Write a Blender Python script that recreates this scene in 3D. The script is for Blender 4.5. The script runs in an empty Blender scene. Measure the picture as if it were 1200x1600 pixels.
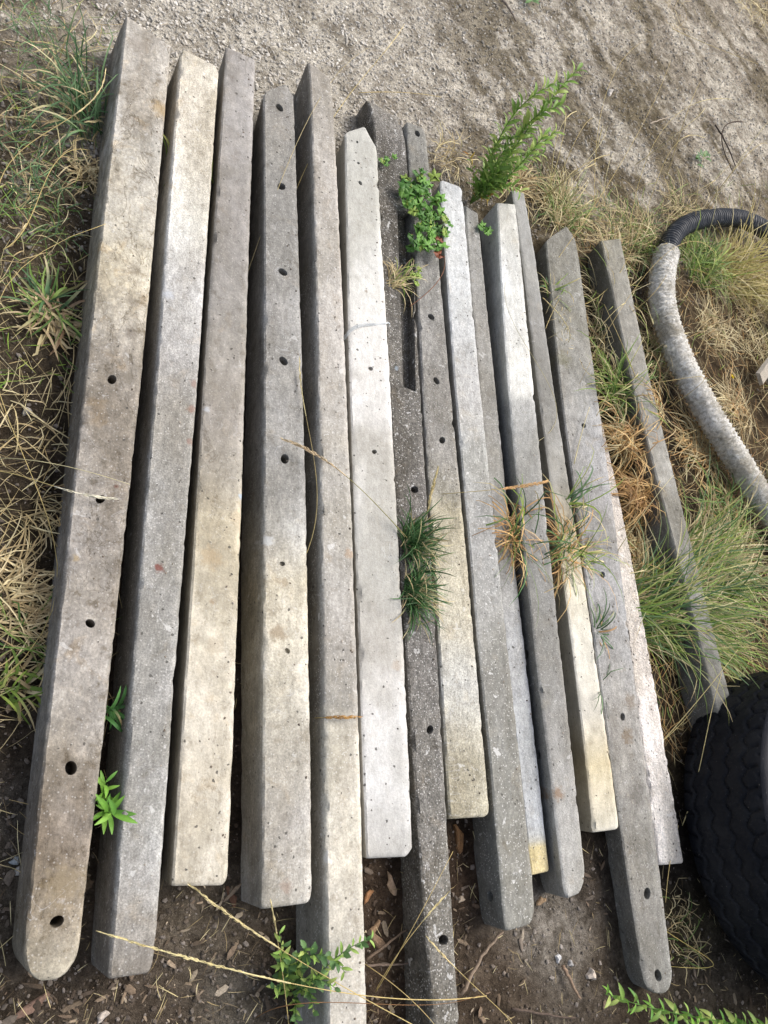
import bpy, math, random
import numpy as np
from mathutils import Vector, Matrix
random.seed(7); rng = np.random.default_rng(7)
S = bpy.context.scene; COL = S.collection
R_ = math.radians

# ------------------------------------------------------------------ camera, sky, sun, exposure
CH = 1.5                                    # camera height in metres
FP = 1200.0                                 # focal length for a 1200 x 1600 frame
dn = Vector((-700, -420.2, -1200)).normalized()      # straight down, seen from the camera
no = Vector((-98, 3590, -1200)).normalized()         # the way the posts run
Zc = -dn; Yc = (no - no.dot(Zc)*Zc).normalized(); Xc = Yc.cross(Zc)
RW = Matrix((Xc, Yc, Zc))
cd = bpy.data.cameras.new('camera'); cam = bpy.data.objects.new('camera', cd); COL.objects.link(cam)
cam.matrix_world = Matrix.Translation((0, 0, CH)) @ RW.to_4x4()
cd.sensor_fit = 'VERTICAL'; cd.sensor_height = 32; cd.lens = FP/1600*32
cd.clip_start = .02; cd.clip_end = 400
S.camera = cam

w = bpy.data.worlds.new('World'); S.world = w; w.use_nodes = True
nt = w.node_tree; nt.nodes.clear()
sky = nt.nodes.new('ShaderNodeTexSky'); sky.sky_type = 'NISHITA'; sky.sun_disc = False
SUN_EL, SUN_AZ = R_(56), R_(62)             # azimuth measured from +Y towards +X
sky.sun_elevation = SUN_EL; sky.sun_rotation = SUN_AZ
sky.dust_density = 4; sky.air_density = .8; sky.ozone_density = .6
bg = nt.nodes.new('ShaderNodeBackground'); bg.inputs[1].default_value = .15
wo = nt.nodes.new('ShaderNodeOutputWorld')
hs = nt.nodes.new('ShaderNodeHueSaturation'); hs.inputs['Saturation'].default_value = .6
nt.links.new(sky.outputs[0], hs.inputs['Color']); nt.links.new(hs.outputs[0], bg.inputs[0]); nt.links.new(bg.outputs[0], wo.inputs[0])
sl = bpy.data.lights.new('sun', 'SUN'); so = bpy.data.objects.new('sun', sl); COL.objects.link(so)
sl.energy = 1.3; sl.angle = R_(32); sl.color = (1, .975, .94)
sd = Vector((math.sin(SUN_AZ)*math.cos(SUN_EL), math.cos(SUN_AZ)*math.cos(SUN_EL), math.sin(SUN_EL)))
so.rotation_euler = sd.to_track_quat('Z', 'Y').to_euler(); so.location = sd*20
S.view_settings.view_transform = 'Standard'; S.view_settings.look = 'None'
S.view_settings.exposure = 0.76; S.view_settings.gamma = 1
S.render.engine = 'CYCLES'

# ------------------------------------------------------------------ helpers
RWn = np.array(RW)
def P(x, y, z=0.0):
    """photo point -> world point at height z"""
    r = RWn @ np.array((x-600.0, 800.0-y, -FP)); t = (z-CH)/r[2]
    return np.array((r[0]*t, r[1]*t, z))
def PA(x, y):
    r = np.stack((x-600.0, 800.0-y, np.full_like(x, -FP)), -1) @ RWn.T
    t = -CH/r[:, 2]
    return r[:, 0]*t, r[:, 1]*t
def pix(X, Y, Z=0.0):
    c = np.stack((X, Y, np.zeros_like(X)+Z-CH), -1) @ RWn
    d = np.minimum(c[..., 2], -1e-3)
    return 600+FP*c[..., 0]/-d, 800-FP*c[..., 1]/-d

def _h(ix, iy, s):
    n = (ix.astype(np.int64)*374761393 + iy.astype(np.int64)*668265263 + s*1442695041) & 0xffffffff
    n = ((n ^ (n >> 13))*1274126177) & 0xffffffff
    return ((n ^ (n >> 16)) & 0xffff)/65535.0
def vn(x, y, s=0):
    x = np.asarray(x, float); y = np.asarray(y, float)
    ix = np.floor(x); iy = np.floor(y); fx = x-ix; fy = y-iy
    fx = fx*fx*(3-2*fx); fy = fy*fy*(3-2*fy)
    a = _h(ix, iy, s); b = _h(ix+1, iy, s); c = _h(ix, iy+1, s); d = _h(ix+1, iy+1, s)
    return (a+(b-a)*fx)*(1-fy)+(c+(d-c)*fx)*fy
def fbm(x, y, s=0, o=4):
    v = 0; a = .5
    for i in range(o):
        v = v+a*(vn(x*2**i, y*2**i, s+i)-.5); a *= .55
    return v

def mesh_obj(name, V, F, mat, parent=None, loc=None, tint=None, smooth=True, kind=None):
    V = np.asarray(V, float)
    if loc is not None: V = V-np.asarray(loc)
    me = bpy.data.meshes.new(name); me.from_pydata(V.tolist(), [], F if isinstance(F, list) else F.tolist())
    if tint is not None:
        at = me.color_attributes.new('tint', 'FLOAT_COLOR', 'POINT')
        t = np.ones((len(V), 4)); t[:, :3] = tint; at.data.foreach_set('color', t.ravel())
    me.materials.append(mat)
    if smooth: me.polygons.foreach_set('use_smooth', [True]*len(me.polygons))
    o = bpy.data.objects.new(name, me); COL.objects.link(o)
    if loc is not None: o.location = loc
    if parent: o.parent = parent
    if kind: o['kind'] = kind
    return o
def tag(o, label, cat, group=None):
    o['label'] = label; o['category'] = cat
    if group: o['group'] = group
    return o
def thing(name, loc, label, cat, group=None):
    o = bpy.data.objects.new(name, None); COL.objects.link(o); o.location = loc; o.empty_display_size = .05
    return tag(o, label, cat, group)

class Geo:
    """collects ribbons, tubes and lumps with a tint per vertex"""
    def __init__(s): s.V = []; s.F = []; s.T = []; s.n = 0
    def add(s, V, F, t):
        s.V.append(np.asarray(V, float)); s.F += [tuple(i+s.n for i in f) for f in F]
        t = np.asarray(t, float)
        if t.ndim == 1: t = np.tile(t, (len(V), 1))
        s.T.append(t); s.n += len(V)
    def ribbon(s, pts, w, t, tip=None, taper=True, side=None, fold=.35):
        pts = np.asarray(pts, float); n = len(pts)
        d = np.gradient(pts, axis=0); d /= np.linalg.norm(d, axis=1)[:, None]+1e-9
        if side is None: side = rng.normal(size=3)
        sv = np.cross(d, side); sv /= np.linalg.norm(sv, axis=1)[:, None]+1e-9
        nv = np.cross(sv, d)
        u = np.linspace(0, 1, n)
        ww = w*.5*(np.minimum(1, .55+u*2)*np.sqrt(np.maximum(0, 1-u**2.2))+.04 if taper else np.ones(n))
        A = pts-sv*ww[:, None]+nv*ww[:, None]*fold; B = pts; C = pts+sv*ww[:, None]+nv*ww[:, None]*fold
        V = np.concatenate((A, B, C)); F = []
        for i in range(n-1):
            F += [(i, i+n, i+n+1, i+1), (i+n, i+2*n, i+2*n+1, i+n+1)]
        tt = np.array(t, float)[None]*(np.ones((n, 1)))
        if tip is not None:
            k = np.clip((u-.35)/.5, 0, 1)[:, None]; tt = tt*(1-k)+np.array(tip)[None]*k
        s.add(V, F, np.concatenate((tt, tt, tt)))
    def tube(s, pts, r, t, k=5, r2=None):
        pts = np.asarray(pts, float); n = len(pts)
        d = np.gradient(pts, axis=0); d /= np.linalg.norm(d, axis=1)[:, None]+1e-9
        up = np.array((.13, .21, .97)); a = np.cross(d, up); a /= np.linalg.norm(a, axis=1)[:, None]+1e-9; b = np.cross(d, a)
        rr = np.linspace(r, r if r2 is None else r2, n)[:, None]
        V = np.concatenate([pts+(a*math.cos(2*math.pi*j/k)+b*math.sin(2*math.pi*j/k))*rr for j in range(k)])
        F = []
        for j in range(k):
            jn = (j+1) % k
            for i in range(n-1): F.append((j*n+i, j*n+i+1, jn*n+i+1, jn*n+i))
        F += [tuple(j*n for j in range(k)), tuple(j*n+n-1 for j in range(k))[::-1]]
        s.add(V, F, t)
    def lump(s, c, sz, t, rot=None, jag=.25):
        V = ICO*(1+rng.uniform(-jag, jag, (12, 1)))*np.asarray(sz)
        M = rmat() if rot is None else rot
        s.add(V@M.T+np.asarray(c), ICOF, t)
    def obj(s, name, mat, parent=None, loc=None, smooth=True, kind=None):
        return mesh_obj(name, np.concatenate(s.V), s.F, mat, parent, loc, np.concatenate(s.T), smooth, kind)
ph = (1+5**.5)/2
ICO = np.array([(-1, ph, 0), (1, ph, 0), (-1, -ph, 0), (1, -ph, 0), (0, -1, ph), (0, 1, ph), (0, -1, -ph), (0, 1, -ph), (ph, 0, -1), (ph, 0, 1), (-ph, 0, -1), (-ph, 0, 1)])/1.9
ICOF = [(0,11,5),(0,5,1),(0,1,7),(0,7,10),(0,10,11),(1,5,9),(5,11,4),(11,10,2),(10,7,6),(7,1,8),(3,9,4),(3,4,2),(3,2,6),(3,6,8),(3,8,9),(4,9,5),(2,4,11),(6,2,10),(8,6,7),(9,8,1)]
def rz(a): c, s_ = math.cos(a), math.sin(a); return np.array(((c, -s_, 0), (s_, c, 0), (0, 0, 1)))
def rx(a): c, s_ = math.cos(a), math.sin(a); return np.array(((1, 0, 0), (0, c, -s_), (0, s_, c)))
def rmat(tilt=3.14): return rz(rng.uniform(0, 6.28))@rx(rng.uniform(-tilt, tilt))@rz(rng.uniform(0, 6.28))

# ------------------------------------------------------------------ materials
class NT:
    def __init__(s, name):
        s.m = bpy.data.materials.new(name); s.m.use_nodes = True; s.t = s.m.node_tree; s.t.nodes.clear()
        s.out = s.t.nodes.new('ShaderNodeOutputMaterial'); s.b = s.t.nodes.new('ShaderNodeBsdfPrincipled')
        s.t.links.new(s.b.outputs[0], s.out.inputs[0])
    def n(s, t, **k):
        x = s.t.nodes.new('ShaderNode'+t)
        for a, v in k.items(): setattr(x, a, v)
        return x
    def l(s, a, b): s.t.links.new(a, b)
    def val(s, sock, v):
        if isinstance(v, (int, float)): sock.default_value = v
        elif isinstance(v, tuple): sock.default_value = v+(1,) if len(v) == 3 and sock.type == 'RGBA' else v
        else: s.l(v, sock)
    def coord(s, scale=(1, 1, 1), off=(0, 0, 0)):
        if not hasattr(s, 'tc'): s.tc = s.n('TexCoord')
        mp = s.n('Mapping'); mp.inputs['Scale'].default_value = scale; mp.inputs['Location'].default_value = off
        s.l(s.tc.outputs['Object'], mp.inputs[0]); return mp.outputs[0]
    def noise(s, sc, det=4, rough=.6, vec=None, dist=0):
        x = s.n('TexNoise'); x.inputs['Scale'].default_value = sc; x.inputs['Detail'].default_value = det
        x.inputs['Roughness'].default_value = rough; x.inputs['Distortion'].default_value = dist
        s.l(vec if vec is not None else s.coord(), x.inputs['Vector']); return x.outputs['Fac']
    def voro(s, sc, vec=None, feat='F1', out='Distance'):
        x = s.n('TexVoronoi', feature=feat); x.inputs['Scale'].default_value = sc
        s.l(vec if vec is not None else s.coord(), x.inputs['Vector']); return x.outputs[out]
    def ramp(s, f, a, b, lo=0., hi=1.):
        x = s.n('MapRange'); x.inputs[1].default_value = a; x.inputs[2].default_value = b
        x.inputs[3].default_value = lo; x.inputs[4].default_value = hi; s.l(f, x.inputs[0]); return x.outputs[0]
    def math(s, op, a, b=0.):
        x = s.n('Math', operation=op); s.val(x.inputs[0], a); s.val(x.inputs[1], b); return x.outputs[0]
    def mix(s, f, a, b, mode='MIX'):
        x = s.n('Mix', data_type='RGBA', blend_type=mode); s.val(x.inputs[0], f); s.val(x.inputs[6], a); s.val(x.inputs[7], b); return x.outputs[2]
    def attr(s, name='tint'):
        x = s.n('Attribute', attribute_name=name); return x.outputs['Color']
    def bump(s, h, dist, st=1., prev=None):
        x = s.n('Bump'); x.inputs['Distance'].default_value = dist; x.inputs['Strength'].default_value = st
        s.l(h, x.inputs['Height'])
        if prev is not None: s.l(prev, x.inputs['Normal'])
        return x.outputs[0]

def gray(v): return (v, v, v)
def concrete(name, speck=.5, pores=.5, blot=.5, coarse=0., off=0., spots=(), grain=.5, cracks=0., gs=260):
    """weathered concrete; the tint of the vertex is the local wear colour, with left-side shade painted in"""
    m = NT(name); o = (off*3.1, off*1.7, off*2.3)
    v = m.coord(off=o); vs = m.coord(scale=(1, .35, 1), off=o)
    c = m.attr()
    b1 = m.noise(9, 5, .65, vs); b2 = m.noise(38, 5, .7, v); b3 = m.noise(gs, 3, .7, v); b4 = m.noise(3.5, 3, .5, v, 1.2)
    b5 = m.noise(110, 5, .75, vs)
    c = m.mix(m.ramp(b5, .38, .62), m.mix(1., c, gray(1-.22*grain-.04), 'MULTIPLY'), m.mix(1., c, gray(1.04+.2*grain), 'MULTIPLY'))
    c = m.mix(m.ramp(b1, .44, .62, 0, .6*blot), c, m.mix(1., c, (.6, .56, .5), 'MULTIPLY'))
    c = m.mix(m.ramp(b4, .5, .68, 0, .5*blot), c, m.mix(1., c, (1.22, 1.2, 1.15), 'MULTIPLY'))
    c = m.mix(m.ramp(b2, .5, .64, 0, .75*blot), c, m.mix(1., c, (1.3, 1.29, 1.27), 'MULTIPLY'))
    c = m.mix(m.ramp(b2, .45, .33, 0, .7*blot), c, m.mix(1., c, (.62, .58, .52), 'MULTIPLY'))
    c = m.mix(m.ramp(b3, .36, .64), m.mix(1., c, gray(1-.36*grain), 'MULTIPLY'), m.mix(1., c, gray(1+.32*grain), 'MULTIPLY'))
    wa = m.noise(2.2, 4, .6, m.coord(scale=(1.6, 1, 1), off=(o[0]+7, o[1], 0)), .8)   # broad washes
    c = m.mix(m.ramp(wa, .42, .58, 0, 1.), m.mix(1., c, (.84, .83, .80), 'MULTIPLY'), m.mix(1., c, (1.14, 1.14, 1.15), 'MULTIPLY'))
    sc_ = m.noise(7, 3, .55, m.coord(off=(o[0]+1, o[1]+6, 0)), 2.2); sm = m.noise(5, 2, .5, m.coord(off=(o[0]+3, 8, 0)))
    ln = m.math('MULTIPLY', m.ramp(m.math('ABSOLUTE', m.math('SUBTRACT', sc_, .5)), .007, .001), m.ramp(sm, .5, .58))
    c = m.mix(m.math('MULTIPLY', ln, .22), c, (.62, .62, .62))                        # pale scrapes
    if cracks:
        ck = m.noise(9, 6, .6, m.coord(scale=(1.4, .6, 1), off=(o[0]+4, o[1]+2, 0)), 1.2); cm_ = m.noise(4, 2, .5, m.coord(off=(o[0]+2, 3, 0)))
        cl_ = m.math('MULTIPLY', m.ramp(m.math('ABSOLUTE', m.math('SUBTRACT', ck, .5)), .012, .002), m.ramp(cm_, .46, .56))
        c = m.mix(m.math('MULTIPLY', cl_, cracks), c, m.mix(1., c, (.45, .42, .37), 'MULTIPLY'))
    st = m.noise(16, 4, .6, m.coord(off=(o[0]+5, o[1], o[2])), .6)
    c = m.mix(m.ramp(st, .60, .70, 0, .35*blot), c, m.mix(1., c, (1.0, .84, .62), 'MULTIPLY'))
    # scattered pale aggregate grains and dark pores, both broken up so they do not form a lattice
    vor = m.n('TexVoronoi'); vor.inputs['Scale'].default_value = 230; m.l(v, vor.inputs['Vector'])
    sx = m.n('SeparateColor'); m.l(vor.outputs['Color'], sx.inputs[0])
    fl = m.noise(34, 3, .6, m.coord(off=(o[0]+9, o[1]+4, 0)), .4)
    c = m.mix(m.ramp(fl, .70-.03*speck, .72-.03*speck, 0, .55*min(1, speck)), c, (.66, .65, .62))
    g = m.math('MULTIPLY', m.ramp(vor.outputs['Distance'], .42, .2), m.ramp(sx.outputs[0], .88-.16*speck, .92-.16*speck))
    c = m.mix(m.math('MULTIPLY', g, .65*min(1, speck)), c, (.62, .6, .56))
    vp = m.n('TexVoronoi'); vp.inputs['Scale'].default_value = 150; wv = m.n('TexNoise'); wv.inputs['Scale'].default_value = 120; m.l(m.coord(), wv.inputs['Vector'])
    av = m.n('VectorMath', operation='MULTIPLY_ADD'); m.l(wv.outputs['Color'], av.inputs[0]); av.inputs[1].default_value = (.006, .006, .006)
    m.l(m.coord(off=(o[0]+2, o[1], 0)), av.inputs[2]); m.l(av.outputs[0], vp.inputs['Vector'])
    sp = m.n('SeparateColor'); m.l(vp.outputs['Color'], sp.inputs[0])
    rad = m.math('MULTIPLY', m.math('POWER', sp.outputs[1], 2.5), .42)
    pit = m.math('MULTIPLY', m.ramp(m.math('SUBTRACT', vp.outputs['Distance'], rad), .06, -.02), m.ramp(sp.outputs[0], .98-.13*pores, .99-.13*pores))
    c = m.mix(m.math('MULTIPLY', pit, .8), c, (.07, .065, .055))
    for (x, y, r, col, k) in spots:
        d = m.n('VectorMath', operation='DISTANCE'); sc = m.coord()
        cx = m.n('CombineXYZ'); sp2 = m.n('SeparateXYZ'); m.l(sc, sp2.inputs[0])
        m.l(sp2.outputs[0], cx.inputs[0]); m.l(sp2.outputs[1], cx.inputs[1]); m.l(cx.outputs[0], d.inputs[0])
        d.inputs[1].default_value = (x, y, 0)
        dd = m.math('ADD', d.outputs['Value'], m.ramp(m.noise(90, 4, .7, v), .2, .8, -r*.8, r*.8))
        c = m.mix(m.ramp(dd, r*1.15, r*.5, 0, k), c, col)
    m.l(c, m.b.inputs['Base Color']); m.b.inputs['Roughness'].default_value = .93
    m.b.inputs['Specular IOR Level'].default_value = .25
    h = m.math('SUBTRACT', m.math('MULTIPLY', b3, .5+coarse), m.math('MULTIPLY', pit, 1.2))
    h = m.math('ADD', h, m.math('MULTIPLY', b2, .8))
    m.l(m.bump(h, .0022+.004*coarse, .8), m.b.inputs['Normal'])
    return m.m

def veg(name, rough=.6, trans=.25, spec=.35):
    m = NT(name); c = m.attr(); n = m.noise(45, 3, .6)
    c = m.mix(m.ramp(n, .3, .7), m.mix(1., c, (.75, .78, .75), 'MULTIPLY'), m.mix(1., c, (1.2, 1.18, 1.1), 'MULTIPLY'))
    oi = m.n('ObjectInfo')
    c = m.mix(m.math('MULTIPLY', oi.outputs['Random'], .35), c, m.mix(1., c, (.7, .8, .7), 'MULTIPLY'))
    m.l(c, m.b.inputs['Base Color']); m.b.inputs['Roughness'].default_value = rough
    m.b.inputs['Specular IOR Level'].default_value = spec
    tr = m.n('BsdfTranslucent'); m.l(c, tr.inputs[0]); mx = m.n('MixShader'); mx.inputs[0].default_value = trans
    m.l(m.b.outputs[0], mx.inputs[1]); m.l(tr.outputs[0], mx.inputs[2]); m.l(mx.outputs[0], m.out.inputs[0])
    return m.m
M_GRASS = veg('grass_blades'); M_LEAF = veg('leaves', .5, .3, .4); M_STRAW = veg('dry_straw', .7, .15, .2)
def simple(name, bumpsc=120, bd=.001, rough=.9):
    m = NT(name); c = m.attr(); n = m.noise(bumpsc, 5, .7)
    c = m.mix(m.ramp(n, .3, .7), m.mix(1., c, gray(.65), 'MULTIPLY'), m.mix(1., c, gray(1.25), 'MULTIPLY'))
    m.l(c, m.b.inputs['Base Color']); m.b.inputs['Roughness'].default_value = rough; m.b.inputs['Specular IOR Level'].default_value = .2
    m.l(m.bump(n, bd), m.b.inputs['Normal']); return m.m
M_STONE = simple('stone_crumbs'); M_WOOD = simple('weathered_wood', 200, .0015)

def hexs(h):
    v = [int(h[i:i+2], 16)/255 for i in (0, 2, 4)]
    return np.array([x/12.92 if x <= .04045 else ((x+.055)/1.055)**2.4 for x in v])

# ------------------------------------------------------------------ ground
# colour zones given by where they lie in the plan: (photo x, photo y, radius, colour)
ZONES = [
 (300,-60,260,'bcb5ac'),(500,60,200,'c2bbb1'),(700,40,190,'aea69d'),(620,120,130,'b8b0a6'),(700,180,90,'aea59b'),(850,60,130,'c0b9b0'),(1000,60,170,'a89f94'),(1150,90,150,'a2988c'),
 (930,160,50,'b0a89e'),(1010,140,80,'625740'),(1100,200,90,'91877a'),(900,230,70,'5c523d'),(980,230,80,'5c523f'),(1060,260,60,'a0978a'),(1190,230,60,'9a9083'),
 (800,130,60,'a69d90'),(760,230,60,'7d7263'),(60,60,110,'84796b'),(30,180,100,'5f5548'),(90,330,90,'5a5043'),(40,250,60,'544b3e'),(20,450,100,'5c5244'),(60,640,120,'50463a'),
 (40,900,120,'52493c'),(30,1150,90,'463d35'),(20,1280,60,'5a5550'),(20,1400,70,'5f5850'),(60,1570,110,'544b42'),(200,1580,100,'5a5047'),(330,1450,80,'675e54'),(360,1570,60,'7d776f'),
 (420,1500,60,'4c4239'),(600,1400,50,'4c3f35'),(600,1560,60,'57493e'),(730,1360,50,'4c3e34'),(760,1540,60,'5e5247'),(860,1470,60,'8e8780'),(880,1560,60,'6c635a'),(940,1400,50,'4d453e'),(960,1500,50,'5c5248'),
 (1060,1450,50,'4e4636'),(1080,1560,60,'4a433b'),(1050,1180,60,'423829'),(1000,800,80,'4a3f2f'),(960,500,70,'4a3f2f'),(1150,500,110,'584a38'),(1180,680,110,'50422f'),(1180,950,120,'4a3c2d'),(1130,1150,60,'43382b'),
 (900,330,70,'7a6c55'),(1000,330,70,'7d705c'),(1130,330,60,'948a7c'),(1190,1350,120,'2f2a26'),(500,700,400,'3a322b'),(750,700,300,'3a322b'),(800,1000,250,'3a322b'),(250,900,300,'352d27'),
 (400,1750,200,'473c31'),(900,1750,200,'473c31'),(-200,900,260,'4a4032'),(-200,200,200,'5f5546'),(1450,500,250,'5c4f3c'),(1450,100,250,'83786a'),(1450,1000,250,'53473a'),(-200,1500,200,'463d34')]
ZX = np.array([z[0] for z in ZONES], float); ZY = np.array([z[1] for z in ZONES], float)
ZR = np.array([z[2] for z in ZONES], float); ZC = np.array([hexs(z[3]) for z in ZONES])
def zone(px, py):
    px = np.clip(px, -500, 1700); py = np.clip(py, -400, 1900)
    acc = np.zeros((len(px), 3)); ws = np.zeros(len(px))+1e-9
    for x, y, r, c in zip(ZX, ZY, ZR, ZC):
        ww = np.exp(-((px-x)**2+(py-y)**2)/(2*(r*.62)**2))+1e-7/(1+((px-x)**2+(py-y)**2)/1e4)
        acc += ww[:, None]*c; ws += ww
    return acc/ws[:, None]
def gz(X, Y):
    X = np.asarray(X, float); Y = np.asarray(Y, float)
    # ruts run up and away to the left in the dirt beyond the posts
    u = X*.82+Y*.57; v = -X*.57+Y*.82
    px, py = pix(X, Y); far = np.clip((430-py)/250, 0, 1)*np.clip((px-150)/300, 0, 1)
    far = np.where((px > -400) & (px < 2500) & (Y > 0), far, 0)
    z = .026*fbm(X*2.1, Y*2.1, 3, 3)+(.016-.008*far)*fbm(X*11, Y*11, 5, 4)+(.010-.004*far)*fbm(X*45, Y*45, 9, 3)
    z = z+far*(.011*fbm(u*9, v*2.5, 21, 4)+.006*fbm(X*28, Y*28, 33, 3))
    return z-.008
def gpt(px, py, dz=0.):
    p = P(px, py, 0); z = float(gz(p[0], p[1])); p = P(px, py, z); p[2] = z+dz; return p

x0, x1, y0, y1, st = -1.6, 5.2, -1.5, 4.7, .0125
gx = np.arange(x0, x1, st); gy = np.arange(y0, y1, st)
GX, GY = np.meshgrid(gx, gy); X = GX.ravel(); Y = GY.ravel()
Z = gz(X, Y)
edge = np.minimum.reduce([X-x0, x1-st-X, Y-y0, y1-st-Y]); Z = Z*np.clip(edge/.3, 0, 1)
px, py = pix(X, Y)
def soil(X, Y):
    px, py = pix(X, Y)
    wx = 55*fbm(X*6, Y*6, 41, 4)+40*fbm((X*.82+Y*.57)*9, (-X*.57+Y*.82)*2, 43, 3)
    wy = 55*fbm(X*6+9, Y*6, 47, 4)
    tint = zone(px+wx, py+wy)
    # pale dust streaks and mossy dark streaks that follow the ruts
    u = X*.82+Y*.57; v = -X*.57+Y*.82
    q = fbm(X*9, Y*9, 5, 4)
    far = np.clip((440-py)/120, 0, 1)*np.clip((px-560)/200, 0, 1)
    s1 = vn(u*8+2.5*q, v*1.7, 61)*.62+vn(u*24+3*q, v*6, 63)*.38+.22*fbm(X*40, Y*40, 67, 3)
    pale = np.clip((s1-.59)/.04, 0, 1)*far*.75; dark = np.clip((.47-s1)/.05, 0, 1)*far*.7
    s2 = fbm(X*13, Y*13, 83, 4); up = np.clip((520-py)/150, 0, 1)
    pale = np.maximum(pale, np.clip((s2-.12)/.05, 0, 1)*.5*up); dark = np.maximum(dark, np.clip((-s2-.15)/.08, 0, 1)*.3*up)
    tint = tint*(1-pale[:, None])+hexs('bdb5aa')*pale[:, None]
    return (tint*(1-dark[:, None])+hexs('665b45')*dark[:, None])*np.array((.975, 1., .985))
tint = soil(X, Y)
nx_, ny_ = len(gx), len(gy)
idx = np.arange(nx_*ny_).reshape(ny_, nx_)
F = np.stack((idx[:-1, :-1], idx[:-1, 1:], idx[1:, 1:], idx[1:, :-1]), -1).reshape(-1, 4)
# outer sheet to the horizon, one ring of quads joined to the same mesh border
V = np.stack((X, Y, Z), -1)
bor = list(idx[0, :])+list(idx[1:, -1])+list(idx[-1, -2::-1])+list(idx[-2:0:-1, 0])
V2 = []; prev = bor; base = len(V); FF = F.tolist(); T2 = []
cx_, cy_ = (x0+x1)/2, (y0+y1)/2
for k, r in enumerate((2., 6., 40.)):
    ring = []
    for b in bor:
        d = V[b, :2]-np.array((cx_, cy_)); q = np.array((cx_, cy_))+d*r
        V2.append((q[0], q[1], 0)); T2.append(hexs('7d7364')); ring.append(base+len(V2)-1)
    n = len(bor)
    for i in range(n): FF.append([prev[i], ring[i], ring[(i+1) % n], prev[(i+1) % n]])
    prev = ring
V = np.concatenate((V, np.array(V2))); tint = np.concatenate((tint, np.array(T2)))

m = NT('dry_soil'); c = m.attr()
a = m.noise(14, 6, .72); b = m.noise(75, 5, .75); d = m.noise(330, 3, .7)
c = m.mix(m.ramp(a, .38, .62), m.mix(1., c, (.56, .53, .49), 'MULTIPLY'), m.mix(1., c, (1.36, 1.35, 1.33), 'MULTIPLY'))
c = m.mix(m.ramp(b, .36, .64), m.mix(1., c, (.6, .57, .53), 'MULTIPLY'), m.mix(1., c, (1.32, 1.32, 1.3), 'MULTIPLY'))
c = m.mix(m.ramp(d, .55, .7, 0, .6), c, m.mix(1., c, gray(1.6), 'MULTIPLY'))
c = m.mix(m.ramp(d, .42, .3, 0, .6), c, m.mix(1., c, gray(.55), 'MULTIPLY'))
m.l(c, m.b.inputs['Base Color']); m.b.inputs['Roughness'].default_value = .97; m.b.inputs['Specular IOR Level'].default_value = .15
hh = m.math('ADD', m.math('MULTIPLY', b, .8), m.math('MULTIPLY', d, .8))
m.l(m.bump(hh, .010, 1.), m.b.inputs['Normal'])
ground = mesh_obj('ground', V, FF, m.m, tint=tint, kind='structure')

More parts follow.
